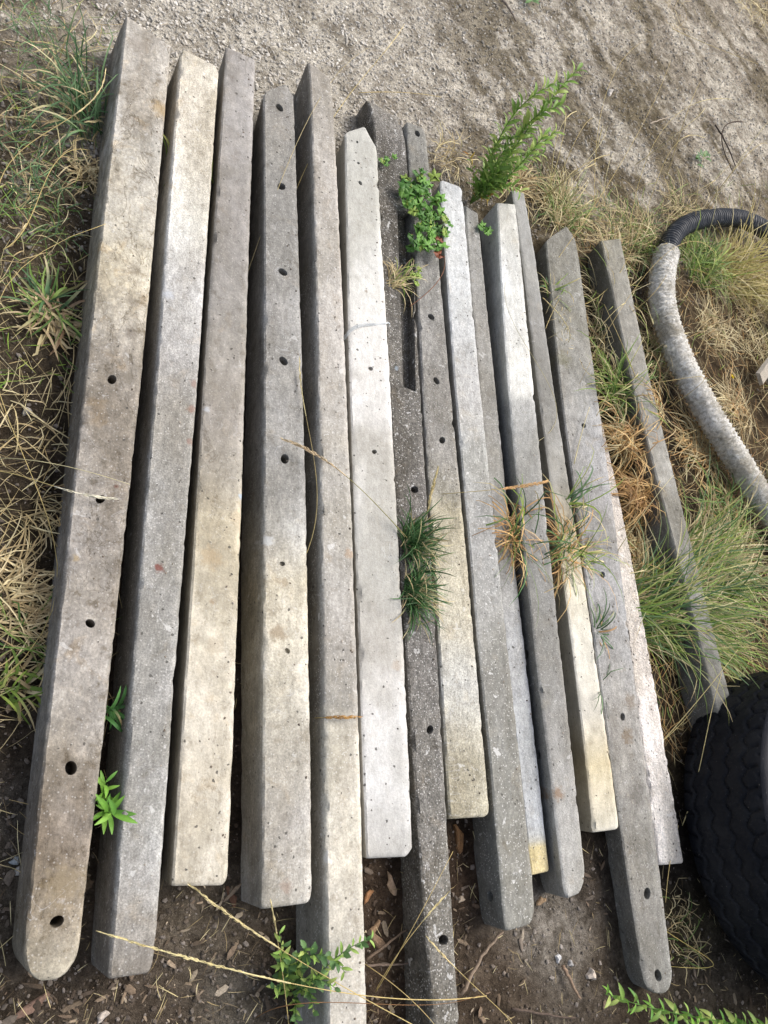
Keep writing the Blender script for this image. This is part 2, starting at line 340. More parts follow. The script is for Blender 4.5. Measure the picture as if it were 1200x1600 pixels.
# ------------------------------------------------------------------ posts
def line(pts, z):
    q = np.array([P(x, y, z)[:2] for y, x in pts]); o = np.argsort(q[:, 1]); return q[o]
def ev(q, Y):
    if len(q) > 3:                      # cast posts are straight: keep only a little of the measured waver
        c = np.polyfit(q[:, 1], q[:, 0], 2); f = np.polyval(c, Y)
        return f+.35*(np.interp(Y, q[:, 1], q[:, 0]-np.polyval(c, q[:, 1])))
    x = np.interp(Y, q[:, 1], q[:, 0])
    if len(q) > 1:
        k0 = (q[1, 0]-q[0, 0])/(q[1, 1]-q[0, 1]); k1 = (q[-1, 0]-q[-2, 0])/(q[-1, 1]-q[-2, 1])
        x = np.where(Y < q[0, 1], q[0, 0]+(Y-q[0, 1])*k0, x); x = np.where(Y > q[-1, 1], q[-1, 0]+(Y-q[-1, 1])*k1, x)
    return x
POSTS = []
def post(L, Rr, near, far, zt, tints, O=None, zb=-.02, label='', mat=None, holes=(), near_sh=None, far_sh=None, slots=(), rough=.0012, chips=1., slope_far=0., slope_near=0., seed=0, flat_side=None, side_shade=1.0, spots=(), sideholes=()):
    """L, Rr: left/right edge of the top face, O: foot of the left side, near/far: (left y, right y) of the ends"""
    ql, qr = line(L, zt), line(Rr, zt)
    YnL, YnR = P(np.interp(near[0], *zip(*sorted(L))), near[0], zt)[1], P(np.interp(near[1], *zip(*sorted(Rr))), near[1], zt)[1]
    YfL, YfR = P(np.interp(far[0], *zip(*sorted(L))), far[0], zt)[1], P(np.interp(far[1], *zip(*sorted(Rr))), far[1], zt)[1]
    LEN = (YfL+YfR-YnL-YnR)/2
    e = .028
    ss = np.concatenate((np.array([0, .001, .003, .006, .010, .015, .022, .03, .04, .052, .066, .078])/LEN, np.arange(.09, LEN-.09, .0085)/LEN, 1-np.array([.078, .066, .052, .04, .03, .022, .015, .010, .006, .003, .001, 0])/LEN))
    Yl = YnL+(YfL-YnL)*ss; Yr = YnR+(YfR-YnR)*ss
    xl = ev(ql, Yl); xr = ev(qr, Yr)
    if O is not None: qo = line(O, 0.0); xo = ev(qo, Yl); xo = xl+np.clip(xo-xl, -.045, .02)
    else: xo = xl-.003
    nS = len(ss); W = xr-xl
    lin = np.zeros(nS); rin = np.zeros(nS)
    def shape(sh, dist):
        if sh is None: return 0*dist, 0*dist
        (lk, ld), (rk, rd) = sh      # inset as share of the width, over a length; signed mode by name
        def f(k, d_):
            t = np.clip(1-(dist+.0006)/abs(d_), 0, 1)
            return k*W*t if d_ < 0 else k*W*(1-np.sqrt(np.maximum(0, 1-t**2)))
        return f(lk, ld), f(rk, rd)
    a_, b_ = shape(near_sh, ss*LEN); lin += a_; rin += b_
    a_, b_ = shape(far_sh, (1-ss)*LEN); lin += a_; rin += b_
    bv = .0028
    V = []; T = []
    NT_ = 9
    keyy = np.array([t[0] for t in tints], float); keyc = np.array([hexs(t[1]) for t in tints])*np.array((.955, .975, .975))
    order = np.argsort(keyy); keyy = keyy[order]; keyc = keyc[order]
    for i in range(nS):
        A = np.array((xl[i]+lin[i], Yl[i])); B = np.array((xr[i]-rin[i], Yr[i]))
        A0 = A+np.array(((xo[i]-xl[i]), 0)); B0 = B.copy(); B0[0] += .001
        wd_ = np.linalg.norm(B-A); dd = (B-A)/wd_; bv = min(.0028, wd_*.15)
        end = min(ss[i], 1-ss[i])*LEN
        inset = .004*(1-min(1, end/.006))**2
        zz = zt-inset-slope_far*max(0, 1-(1-ss[i])*LEN/.12)**1.5-slope_near*max(0, 1-ss[i]*LEN/.1)**1.5
        def nz(k): return float(fbm(np.array(Yl[i]*60+k*9.7+seed*3.3), np.array(k*13.1+seed), 71, 3))
        def chip(k):
            v_ = float(vn(Yl[i]*24+seed*7.1, k*5.3, 77)); v2 = float(vn(Yl[i]*70+seed, k*2.3, 79))
            v3 = float(vn(Yl[i]*130+seed, k*4.3, 81)); return min(1., wd_/.03)*chips*(max(0, v_-.82)*.05+max(0, v2-.72)*.010+v3*.0018)
        cl, cr = chip(1), chip(2)
        wob = .003*float(fbm(np.array(Yl[i]*3.+seed), np.array(seed*1.3), 91, 2))
        pts = []
        pts.append((A0[0], A0[1], zb))
        for f in (.3, .6, .85):
            q = A0+(A-A0)*f; pts.append((q[0]+nz(3+f)*rough*2, q[1], zb+(zz-bv-zb)*f))
        pts.append((A[0]+cl*.3+nz(5)*rough*2, A[1], zz-bv-cl))
        q = A+dd*(bv+cl); pts.append((q[0], q[1], zz-cl*.25))
        for k in range(NT_):
            f = (k+1)/(NT_+1); q = A+(B-A)*f
            pts.append((q[0], q[1], zz+nz(10+k*.21)*rough+wob))
        q = B-dd*(bv+cr); pts.append((q[0], q[1], zz-cr*.25))
        pts.append((B[0]-cr*.3+nz(7)*rough*2, B[1], zz-bv-cr))
        for f in (.75, .45): pts.append((B[0]+nz(8+f)*rough*2, B[1], zb+(zz-zb)*f))
        pts.append((B0[0], B0[1], zb))
        V += pts
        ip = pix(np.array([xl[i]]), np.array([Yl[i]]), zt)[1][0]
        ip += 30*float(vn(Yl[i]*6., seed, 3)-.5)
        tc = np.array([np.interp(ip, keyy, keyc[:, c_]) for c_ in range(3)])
        n_ = len(pts); 
        for j in range(n_):
            # rims of cast concrete stay paler where the skin is worn
            k_ = 1.16 if j in (4, 5, n_-5, n_-6) else (side_shade if j < 4 else 1.)  # left side darkened: shade painted into the tint, with slight dirt
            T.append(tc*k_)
    n_ = len(pts); V = np.array(V); T = np.array(T); F = []
    for i in range(nS-1):
        for j in range(n_):
            jn = (j+1) % n_; F.append((i*n_+j, (i+1)*n_+j, (i+1)*n_+jn, i*n_+jn))
    F.append(tuple(range(n_))); F.append(tuple((nS-1)*n_+j for j in range(n_))[::-1])
    loc = np.array(((xl.mean()+xr.mean())/2, (Yl.mean()+Yr.mean())/2, 0.))
    if mat is None: mat = {}
    sp = []
    for (x, y, r, col, k) in spots:
        q = P(x, y, zt)-loc; sp.append((q[0], q[1], r, tuple(hexs(col)), k))
    mt = concrete('weathered_concrete', off=seed, spots=sp, **mat)
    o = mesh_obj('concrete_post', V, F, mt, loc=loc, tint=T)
    cut = []
    for h in holes:
        hx, hy, r = h[:3]; q = P(hx, hy, zt)-loc
        me = bpy.data.meshes.new('c'); n = 14; vs = []; fs = []
        for k in range(n):
            a = 2*math.pi*k/n; rr = r*(1+.12*math.sin(2*a+hx))
            vs += [(q[0]+rr*math.cos(a), q[1]+rr*math.sin(a), zt+.03), (q[0]+rr*.9*math.cos(a), q[1]+rr*.9*math.sin(a), zt-(h[3] if len(h) > 3 else .07))]
        for k in range(n): kn = (k+1) % n; fs.append((2*k, 2*k+1, 2*kn+1, 2*kn))
        fs += [tuple(2*k for k in range(n)), tuple(2*k+1 for k in range(n))[::-1]]
        cut.append((vs, fs))
    for (hx, hy, hz, r) in sideholes:
        q = P(hx, hy, hz)-loc; n = 12; vs = []; fs = []
        for k in range(n):
            a = 2*math.pi*k/n
            vs += [(q[0]-.05, q[1]+r*math.cos(a), q[2]+r*math.sin(a)), (q[0]+.05, q[1]+r*math.cos(a), q[2]+r*math.sin(a))]
        for k in range(n): kn = (k+1) % n; fs.append((2*k, 2*k+1, 2*kn+1, 2*kn))
        fs += [tuple(2*k for k in range(n)), tuple(2*k+1 for k in range(n))[::-1]]
        cut.append((vs, fs))
    for (pa, dep) in slots:
        qs = [P(x, y, zt)-loc for x, y in pa]
        vs = [(q[0], q[1], zt+.03) for q in qs]+[(q[0]*1.0, q[1], zt-dep) for q in qs]; n = len(qs)
        fs = [tuple(range(n)), tuple(range(n, 2*n))[::-1]]+[(i, i+n, (i+1) % n+n, (i+1) % n) for i in range(n)]
        cut.append((vs, fs))
    if cut:
        import bmesh
        allv = []; allf = []
        for vs, fs in cut:
            b0 = len(allv); allv += vs; allf += [tuple(i+b0 for i in f) for f in fs]
        cm = bpy.data.meshes.new('cutter'); cm.from_pydata(allv, [], allf)
        bmm = bmesh.new(); bmm.from_mesh(cm); bmesh.ops.recalc_face_normals(bmm, faces=bmm.faces); bmm.to_mesh(cm); bmm.free()
        bmm = bmesh.new(); bmm.from_mesh(o.data); bmesh.ops.recalc_face_normals(bmm, faces=bmm.faces); bmm.to_mesh(o.data); bmm.free()
        co = bpy.data.objects.new('cutter', cm); COL.objects.link(co); co.location = loc
        md = o.modifiers.new('b', 'BOOLEAN'); md.operation = 'DIFFERENCE'; md.object = co; md.solver = 'EXACT'
        dg = bpy.context.evaluated_depsgraph_get(); nm = bpy.data.meshes.new_from_object(o.evaluated_get(dg))
        o.modifiers.clear(); o.data = nm; nm.name = 'concrete_post'
        bpy.data.objects.remove(co); bpy.data.meshes.remove(cm)
    if cut:                                  # wear colour of the bored surfaces: plain concrete from the nearest old point
        from mathutils.kdtree import KDTree
        kd = KDTree(len(V))
        for i, q in enumerate(V-loc): kd.insert(q, i)
        kd.balance()
        at = o.data.color_attributes['tint']; buf = np.ones((len(o.data.vertices), 4))
        for i, vv in enumerate(o.data.vertices): buf[i, :3] = T[kd.find(vv.co)[1]]
        at.data.foreach_set('color', buf.ravel())
    me = o.data
    me.polygons.foreach_set('use_smooth', [True]*len(me.polygons))
    me.set_sharp_from_angle(angle=R_(40))
    tag(o, label, 'post', 'concrete fence posts laid side by side')
    POSTS.append(o); return o

post(L=[(22,197),(100,190),(200,176),(300,165),(400,153),(600,133),(800,112),(1000,89),(1200,64),(1430,43),(1480,40)],
     Rr=[(70,268),(130,262),(280,249),(400,239),(600,221),(800,199),(1000,178),(1200,157),(1355,137),(1470,126)],
     O=[(100,172),(230,155),(400,138),(600,114),(800,95),(1000,72),(1200,49),(1430,23)], near=(1537,1526), far=(22,72), zt=.11,
     near_sh=((.45,.044),(.45,.044)), tints=[(30,'9a948b'),(200,'aba69e'),(420,'b0a898'),(560,'8a847c'),(900,'857f78'),(1150,'8c867e'),(1300,'8a8076'),(1440,'877c6c'),(1530,'8f887a')],
     holes=[(175,593,.0095),(157,780,.0085),(141,974,.008),(111,1200,.0105),(89,1440,.0095)], seed=1, mat=dict(speck=.5,pores=.35,blot=1.5,grain=.5,cracks=.8), side_shade=.78,
     spots=[(250,170,.02,'a08a63',.5),(215,70,.025,'8c8479',.5),(178,205,.02,'c2beb8',.3),(202,590,.016,'71695c',.5),(204,520,.014,'6a6258',.55),(206,470,.012,'675f54',.5),(183,760,.005,'6b4b40',.7),(118,871,.006,'9c8a68',.6),(100,1380,.03,'84765c',.5),(212,420,.014,'71695c',.5)],
     label='leftmost concrete post, longest whole one, with five small holes and rounded near end')
post(L=[(74,283),(200,273),(300,265),(400,258),(600,245),(800,226),(1000,211),(1200,195),(1400,183),(1530,168)],
     Rr=[(103,342),(250,333),(400,323),(600,312),(800,293),(1000,278),(1040,274),(1060,267),(1090,270),(1200,265),(1400,251),(1515,240)],
     O=[(105,264),(300,243),(600,222),(900,195),(1200,164),(1400,147),(1520,145)], near=(1531,1520), far=(74,103), zt=.11,
     near_sh=((.05,.02),(.14,.035)), far_sh=((.1,.03),(.15,.03)),
     tints=[(70,'bdb5a6'),(220,'c0b8aa'),(330,'c4c0b8'),(430,'a9a6a2'),(560,'96928d'),(800,'908d88'),(1100,'8f8c87'),(1300,'93918d'),(1420,'94908a'),(1530,'827c74')],
     seed=2, mat=dict(speck=.7,pores=.3,blot=.8,grain=.7,gs=300), side_shade=.78, spots=[(248,888,.009,'6e3f36',.85),(300,640,.009,'8a6455',.5),(303,600,.008,'8a6455',.45),(298,690,.008,'8a6455',.45),(262,460,.012,'b0b4ba',.5),(230,1500,.03,'6f685e',.4)],
     label='second post from the left, pale cream far end, dark red spot halfway along')
post(L=[(72,354),(200,346),(400,331),(600,317),(800,307),(1000,295),(1200,281),(1380,268)],
     Rr=[(90,400),(400,388),(600,383),(800,379),(1000,371),(1200,364),(1370,355)],
     O=[(110,340),(800,291),(1200,263),(1380,255)], near=(1385,1383), far=(72,92), zt=.105, near_sh=((.03,.01),(.12,.02)),
     tints=[(70,'8f8a85'),(300,'8d8883'),(500,'8a857f'),(650,'918b84'),(740,'9e978c'),(820,'b3a995'),(950,'b6ad9c'),(1100,'b9b1a2'),(1390,'b5ad9e')],
     seed=3, mat=dict(speck=.35,pores=.5,blot=.8,grain=.3,cracks=.5), side_shade=.78, spots=[(330,870,.022,'a48f6e',.45),(332,940,.006,'8a765c',.6),(322,640,.007,'b3b7bb',.5),(376,775,.006,'9fb0bf',.7),(335,1008,.02,'9e8f77',.35)],
     label='third post from the left, brownish grey far half and cream near half, no holes')
post(L=[(140,412),(400,414),(600,413),(800,412),(1000,413),(1200,411),(1420,410)],
     Rr=[(150,459),(200,462),(400,467),(600,473),(800,480),(1000,483),(1200,487),(1410,487)],
     O=[(150,402),(500,389),(1000,379),(1415,379)], near=(1421,1411), far=(133,135), zt=.105, far_sh=((.25,-.03),(.25,-.03)), near_sh=((.03,.01),(.12,.02)),
     tints=[(130,'86827c'),(300,'8a8783'),(600,'85827d'),(780,'8b8883'),(835,'a9a6a0'),(900,'b6ae9d'),(1000,'b1a998'),(1150,'ada79c'),(1300,'a39e97'),(1420,'a6a198')],
     holes=[(437,168,.0105),(440,291,.0105),(442,425,.0105),(443,564,.0105),(445,717,.0105),(441,881,.006,.008),(449,1017,.006,.008)],
     seed=4, mat=dict(speck=.5,pores=.55,blot=.8,grain=.55), side_shade=.78, spots=[(435,990,.018,'7d6b52',.6),(442,910,.012,'85745a',.5),(448,1385,.014,'7d6657',.5),(420,845,.012,'b3b5b6',.5)],
     label='fourth post from the left, five round holes in grey far half, cream near half')
post(L=[(88,484),(200,488),(400,494),(600,498),(800,502),(1000,506),(1200,508),(1400,510),(1700,515)],
     Rr=[(120,519),(200,524),(400,533),(600,541),(800,551),(1000,557),(1200,564),(1400,568),(1700,577)],
     O=[(130,463),(1450,464)], near=(1700,1700), far=(90,118), zt=.115, slope_far=.01,
     tints=[(80,'928c84'),(200,'9d978f'),(500,'a09a92'),(800,'a09b93'),(1000,'9a958e'),(1110,'9a968f'),(1135,'b9b3a7'),(1300,'bcb5a7'),(1420,'b8b1a5'),(1560,'b6b0a6')],
     seed=5, mat=dict(speck=.8,pores=.7,blot=.7,grain=.45,gs=220), side_shade=.62, spots=[(545,865,.012,'9a7f63',.5)],
     label='fifth post from the left, narrow, running out of the picture at the bottom')
post(L=[(205,540),(400,542),(600,546),(800,555),(1000,563),(1200,568),(1340,572)],
     Rr=[(240,591),(400,598),(600,611),(800,621),(1000,632),(1200,641),(1335,645)],
     O=[(215,528),(600,539),(1000,556),(1335,568)], near=(1342,1338), far=(203,205), zt=.105, far_sh=((.10,-.012),(.38,-.055)), near_sh=((.05,.012),(.14,-.014)),
     tints=[(200,'b8b6b0'),(400,'b6b3ac'),(600,'b8b4ae'),(900,'b3b0aa'),(1000,'b6b2ad'),(1200,'b7b4af'),(1340,'aeaba7')],
     holes=[(558,222,.004),(560,255,.004),(563,286,.006),(579,576,.006),(585,706,.006)],
     seed=6, mat=dict(speck=.25,pores=.8,blot=.4,grain=.25,gs=300), side_shade=.8, chips=1.3, spots=[(560,625,.012,'c4c8cc',.5),(572,455,.005,'7b6a52',.6),(620,1040,.012,'a3917c',.4)],
     label='sixth post from the left, palest whitish one, tied round with white string')
post(L=[(143,582),(400,596),(600,609),(1000,634),(1345,657),(1700,684)],
     Rr=[(187,632),(400,648),(600,656),(800,669),(1000,684),(1200,695),(1400,706),(1700,725)],
     O=[(165,557),(400,580),(1345,628),(1600,638)], near=(1700,1700), far=(142,172), zt=.085, slope_far=.03,
     tints=[(140,'76726c'),(200,'615d58'),(400,'65615b'),(640,'68645f'),(900,'65615d'),(1150,'6b6761'),(1350,'79756f'),(1700,'76726b')],
     holes=[(648,765,.010),(672,1140,.009),(693,1469,.0105)], slots=[([(621,330),(645,330),(650,612),(630,604)],.035)],
     seed=7, mat=dict(speck=1.6,pores=.6,blot=1.1,coarse=.6,grain=1.0,gs=200), side_shade=.8, chips=1.6, spots=[(612,300,.02,'3f3c39',.5),(620,575,.006,'8d9aa3',.6)],
     label='darkest post, rough with white specks, with a recessed groove in its far half')
post(L=[(190,634),(400,652),(600,659),(800,673),(1000,687),(1200,698),(1278,703)],
     Rr=[(200,665),(400,687),(600,703),(800,724),(1000,742),(1200,760),(1272,766)], near=(1280,1276), far=(188,200), zt=.085, far_sh=((.1,.02),(.3,.03)), near_sh=((.02,.01),(.15,.02)),
     tints=[(190,'79766f'),(500,'7d7a75'),(700,'84807a'),(770,'8c877c'),(800,'a09884'),(950,'a49d8c'),(1050,'a09e98'),(1150,'a09a8b'),(1280,'9a9380')],
     holes=[(652,209,.010),(667,384,.0095),(674,495,.0095),(682,595,.0095),(691,688,.0095)],
     seed=8, mat=dict(speck=.6,pores=.7,blot=.7,grain=.8,gs=280), label='eighth post from the left, dark far half with holes, sandy yellow near half')
post(L=[(279,688),(400,697),(600,709),(800,730),(1000,747),(1200,770),(1400,785),(1450,787)],
     Rr=[(293,723),(400,733),(600,749),(800,772),(1000,794),(1200,817),(1370,833),(1440,837)],
     O=[(290,678),(600,702),(900,733),(1280,735),(1400,747),(1440,762)], near=(1456,1444), far=(279,292), zt=.085, near_sh=((.1,.03),(.3,.05)), far_sh=((.2,.02),(.2,.02)),
     tints=[(280,'aaa9a6'),(450,'b0b0ae'),(600,'a19f9c'),(700,'999894'),(800,'8f8d89'),(1000,'8a8883'),(1300,'8d8b85'),(1450,'86847d')],
     sideholes=[(768,1400,.04,.011)], seed=9, mat=dict(speck=1.3,pores=.5,blot=.6,grain=.5,gs=240), side_shade=.78, label='ninth post from the left, bluish white far half, white flecks, broad blunt near end')
post(L=[(322,727),(400,731),(600,746),(800,770),(1000,790),(1200,812),(1365,830)],
     Rr=[(333,748),(400,754),(600,775),(800,793),(1000,822),(1200,843),(1360,858)], near=(1368,1362), far=(320,333), zt=.06, near_sh=((.02,.01),(.05,.01)),
     tints=[(320,'8a8883'),(600,'8c8984'),(900,'95938f'),(1100,'a5a6a8'),(1290,'a6a8aa'),(1312,'a8a7a2'),(1325,'bfb189'),(1370,'b9aa82')],
     seed=10, mat=dict(speck=.6,pores=.6,blot=.6,grain=.5), label='slim low post wedged between two higher ones, near end stained yellow')
post(L=[(318,779),(400,781),(600,793),(800,812),(1000,837),(1200,862),(1390,879)],
     Rr=[(320,806),(400,815),(600,835),(800,853),(1000,875),(1200,899),(1370,916)],
     O=[(335,752),(400,756),(600,776),(800,790),(1000,821),(1200,843),(1385,848)], near=(1405,1396), far=(316,318), zt=.09, near_sh=((.15,.03),(.55,.06)),
     tints=[(320,'bcb9b2'),(450,'c2c1bd'),(560,'bdbab2'),(610,'b5b2aa'),(635,'918f8a'),(900,'85837f'),(1150,'8a8782'),(1400,'96938d')],
     sideholes=[(824,1022,.045,.011),(843,1180,.045,.011)], seed=11, mat=dict(speck=.5,pores=.6,blot=.5,grain=.5,gs=300), side_shade=.82, spots=[(873,1240,.016,'7d644c',.7)],
     label='post with stark white far quarter turning grey, near end rounded off')
post(L=[(298,800),(400,818),(600,838),(800,866),(1000,896),(1200,919),(1300,926)],
     Rr=[(298,818),(400,840),(600,863),(800,896),(1000,930),(1200,957),(1290,967)],
     O=[(298,796),(800,858),(1000,874),(1200,899),(1300,908)], near=(1301,1296), far=(296,300), zt=.065, near_sh=((.02,.01),(.15,.015)),
     tints=[(300,'8a8883'),(600,'8b8985'),(740,'94918b'),(800,'a9a08f'),(880,'bcb29c'),(1000,'beb8aa'),(1120,'c0bbb0'),(1210,'bdb093'),(1300,'beb8aa')],
     seed=12, mat=dict(speck=.3,pores=.4,blot=.6,grain=.25), side_shade=.8, label='slim post with grey far half and cream near half, squarely cut near end')
post(L=[(362,852),(400,856),(600,873),(800,903),(1000,930),(1200,958),(1400,985),(1500,1002),(1540,1008)],
     Rr=[(360,895),(400,907),(600,932),(800,961),(1000,984),(1200,1010),(1400,1037),(1500,1050),(1540,1054)],
     O=[(400,845),(600,862),(800,893),(1100,935),(1200,950),(1400,974),(1500,987)], near=(1557,1549), far=(362,356), zt=.065, near_sh=((.44,.042),(.44,.042)), far_sh=((.28,-.035),(.22,-.04)),
     tints=[(355,'75726a'),(450,'78756c'),(560,'827f78'),(640,'918f8c'),(800,'928f8d'),(1000,'8c8a87'),(1120,'87837d'),(1300,'84817b'),(1550,'8a8883')],
     holes=[(912,665,.008),(942,898,.009),(973,1120,.009),(1011,1396,.012),(1028,1524,.012)],
     seed=13, mat=dict(speck=.5,pores=.8,blot=.8,grain=.6,cracks=.4), side_shade=.78, spots=[(980,1150,.02,'6e5d47',.6),(985,1095,.02,'6e5d47',.5),(880,560,.03,'63603f',.35),(995,1240,.03,'4b4640',.45)],
     label='long grey post reaching closest to the tyre, spaced holes, rounded near end')
post(L=[(640,925),(800,957),(1000,980),(1200,1008),(1345,1032)],
     Rr=[(640,936),(800,975),(1000,1011),(1200,1046),(1345,1070)], near=(1352,1349), far=(630,640), zt=.045,
     tints=[(640,'b0a59a'),(800,'c8beb4'),(1000,'dad1c9'),(1200,'e0d8d2'),(1350,'dcd6d0')],
     seed=14, mat=dict(speck=1.2,pores=1.3,blot=.8,coarse=.8,grain=.6,gs=180), chips=2.4, rough=.003, label='rough pinkish white post with pitted surface, lowest, outside the long grey one')
post(L=[(375,940),(600,989),(1110,1121)],
     Rr=[(372,970),(600,1018),(1110,1147)],
     O=[(390,922),(500,942),(600,962),(700,982),(800,1002),(870,1014),(1030,1061),(1100,1078),(1180,1090)], near=(1165,1160), far=(375,372), zt=.085,
     tints=[(370,'827e73'),(600,'85817a'),(800,'8a8780'),(1000,'7f7d78'),(1160,'7c7a75')],
     holes=[], seed=15, mat=dict(speck=.4,pores=.5,blot=.9,grain=.5), side_shade=.68, label='farthest right post, set apart in the grass with dark shaded side')


# ------------------------------------------------------------------ where no loose thing may lie: inside a post
FOOT = []
for o in POSTS:
    co = np.array([v.co for v in o.data.vertices])+np.array(o.location)
    b = np.arange(co[:, 1].min(), co[:, 1].max(), .03); lo = []; hi = []
    for yy in b:
        k = np.abs(co[:, 1]-yy) < .035; lo.append(co[k, 0].min()); hi.append(co[k, 0].max())
    FOOT.append((b, np.array(lo), np.array(hi)))
def free(X, Y, mar=0.0):
    ok = np.ones(len(X), bool)
    for b, lo, hi in FOOT:
        ins = (Y > b[0]-.01) & (Y < b[-1]+.03) & (X > np.interp(Y, b, lo)-mar) & (X < np.interp(Y, b, hi)+mar)
        ok &= ~ins
    return ok
def scat(n, box, mar=0.0, dens=None):
    px = rng.uniform(box[0], box[2], n); py = rng.uniform(box[1], box[3], n)
    X, Y = PA(px, py); k = free(X, Y, mar)
    if dens is not None: k &= rng.uniform(0, 1, n) < dens(px, py)
    return X[k], Y[k], px[k], py[k]

# ------------------------------------------------------------------ loose crumbs, grit and chips (nobody could count them)
def crumbs(name, n, box, smin, smax, cols, flat=.6, mat=None, dens=None, jit=.25, stretch=1., lean=None, mixz=.55):
    X, Y, px, py = scat(n, box, .004, dens); N = len(X)
    sz = smin*(smax/smin)**(rng.uniform(0, 1, N)**2.2)
    Z = gz(X, Y)+sz*.15
    zc = soil(X, Y)
    C = np.array([hexs(c) for c in cols])[rng.integers(0, len(cols), N)]
    base = zc*mixz+C*(1-mixz)
    base = base*(1+rng.uniform(-jit, jit, (N, 1)))
    A = np.tile(ICO[None], (N, 1, 1))*(1+rng.uniform(-.35, .35, (N, 12, 1)))
    S3 = np.stack((sz*stretch*rng.uniform(.7, 1.3, N), sz*rng.uniform(.6, 1.1, N)/math.sqrt(stretch), sz*flat*rng.uniform(.6, 1.2, N)), -1)*.5
    A *= S3[:, None, :]
    th = rng.uniform(0, 6.283, N) if lean is None else rng.normal(lean, .45, N); c_, s_ = np.cos(th), np.sin(th)
    ti = rng.normal(0, .35, N); ct, st_ = np.cos(ti), np.sin(ti)
    x, y, z = A[..., 0], A[..., 1], A[..., 2]
    x, z = x*ct[:, None]+z*st_[:, None], -x*st_[:, None]+z*ct[:, None]
    x, y = x*c_[:, None]-y*s_[:, None], x*s_[:, None]+y*c_[:, None]
    V = np.stack((x+X[:, None], y+Y[:, None], z+Z[:, None]), -1).reshape(-1, 3)
    F = (np.array(ICOF)[None]+(np.arange(N)*12)[:, None, None]).reshape(-1, 3)
    o = mesh_obj(name, V, F, mat or M_STONE, tint=np.repeat(base, 12, 0), smooth=False, kind='stuff')
    return o
def fastmesh(): pass
def topd(px, py): return np.clip((520-py)/200, 0.05, 1)*np.clip((px-80)/150, .25, 1)
o = crumbs('gravel', 66000, (-40, -40, 1400, 480), .0028, .012, ['b8b0a6', 'a09890', 'd2ccc4', '8f877c', 'c4bdb4'], dens=topd, stretch=1.25, flat=.7, mixz=.72, jit=.3)
tag(o, 'grey dusty grit and small stones of the bare ground beyond the posts', 'gravel')
def botd(px, py): return np.where((py > 1150) | (px < 160) | (px > 1000), 1., .35)
o = crumbs('soil_crumbs', 26000, (-150, 150, 1350, 1750), .003, .012, ['4a4037', '5a4d42', '3b322a', '6a6058', '83796f', '9a9189'], dens=botd)
tag(o, 'dark crumbly soil and grit around and between the posts', 'soil')
def chipd(px, py): return (.25+.75*(vn(px/45, py/45, 5) > .45))*np.where((py > 1330) & (px < 900), 1., np.where((px > 900) & (py > 1300), .5, .06))
o = crumbs('wood_mulch', 4400, (-60, 1000, 1250, 1720), .003, .019, ['86725c', '6f5c4a', 'a08c74', '57483a', 'b8a890', '756a5e'], flat=.3, mat=M_WOOD, dens=chipd, stretch=2.0, jit=.45, mixz=.5)
tag(o, 'brown shredded wood mulch scattered over the dark soil at the near ends', 'wood mulch')

Vd = []; Fd = []; Td = []; nd = 0                      # soil and grit lying on the posts' tops
for o, (b, lo, hi) in zip(POSTS, FOOT):
    zt_ = max(v.co.z for v in o.data.vertices)
    for i in range(70):
        yy = rng.uniform(b[1], b[-2]); a_, c_ = np.interp(yy, b, lo), np.interp(yy, b, hi)
        xx = c_-.008-abs(rng.normal(0, .5))*(c_-a_)*.5
        if xx < a_+.045: continue
        sz = .0012+.0035*rng.uniform()**3
        Vd.append(ICO*(1+rng.uniform(-.35, .35, (12, 1)))*sz*(1, .8, .55)@rmat(.4).T*.6+(xx, yy, zt_-.0002)); Fd += [tuple(q+nd for q in f) for f in ICOF]; nd += 12
        Td.append(np.tile(hexs(('6a5f52', '82776a', '4f463d', 'a09689')[rng.integers(0, 4)]), (12, 1)))
tag(mesh_obj('grit', np.concatenate(Vd), Fd, M_STONE, tint=np.concatenate(Td), smooth=False, kind='stuff'), 'fine grit and soil crumbs lying on top of the concrete posts', 'grit')

# single larger chips and stones that stand out
def lumpthing(name, px, py, L, W, H, ang, col, label, cat, mat, group=None, dz=0.):
    g = Geo(); p = gpt(px, py)
    n = 9; V = []; 
    for lay, (k, z) in enumerate(((1., 0.), (1.04, .35), (.86, .8), (.55, 1.))):
        for j in range(n):
            a = 2*math.pi*j/n; r = 1+.22*math.sin(3*a+px)+.14*math.sin(5*a+py)
            V.append((math.cos(a)*L/2*r*k, math.sin(a)*W/2*r*k, z*H*(1+.2*math.sin(a*2+px))))
    F = [(i*n+j, i*n+(j+1) % n, (i+1)*n+(j+1) % n, (i+1)*n+j) for i in range(3) for j in range(n)]+[tuple(range(n))[::-1], tuple(range(3*n, 4*n))]
    V = np.array(V)@rz(ang).T+p-np.array((0, 0, H*.25-dz)); g.add(V, F, hexs(col))
    return tag(g.obj(name, mat, loc=p, smooth=False), label, cat, group)
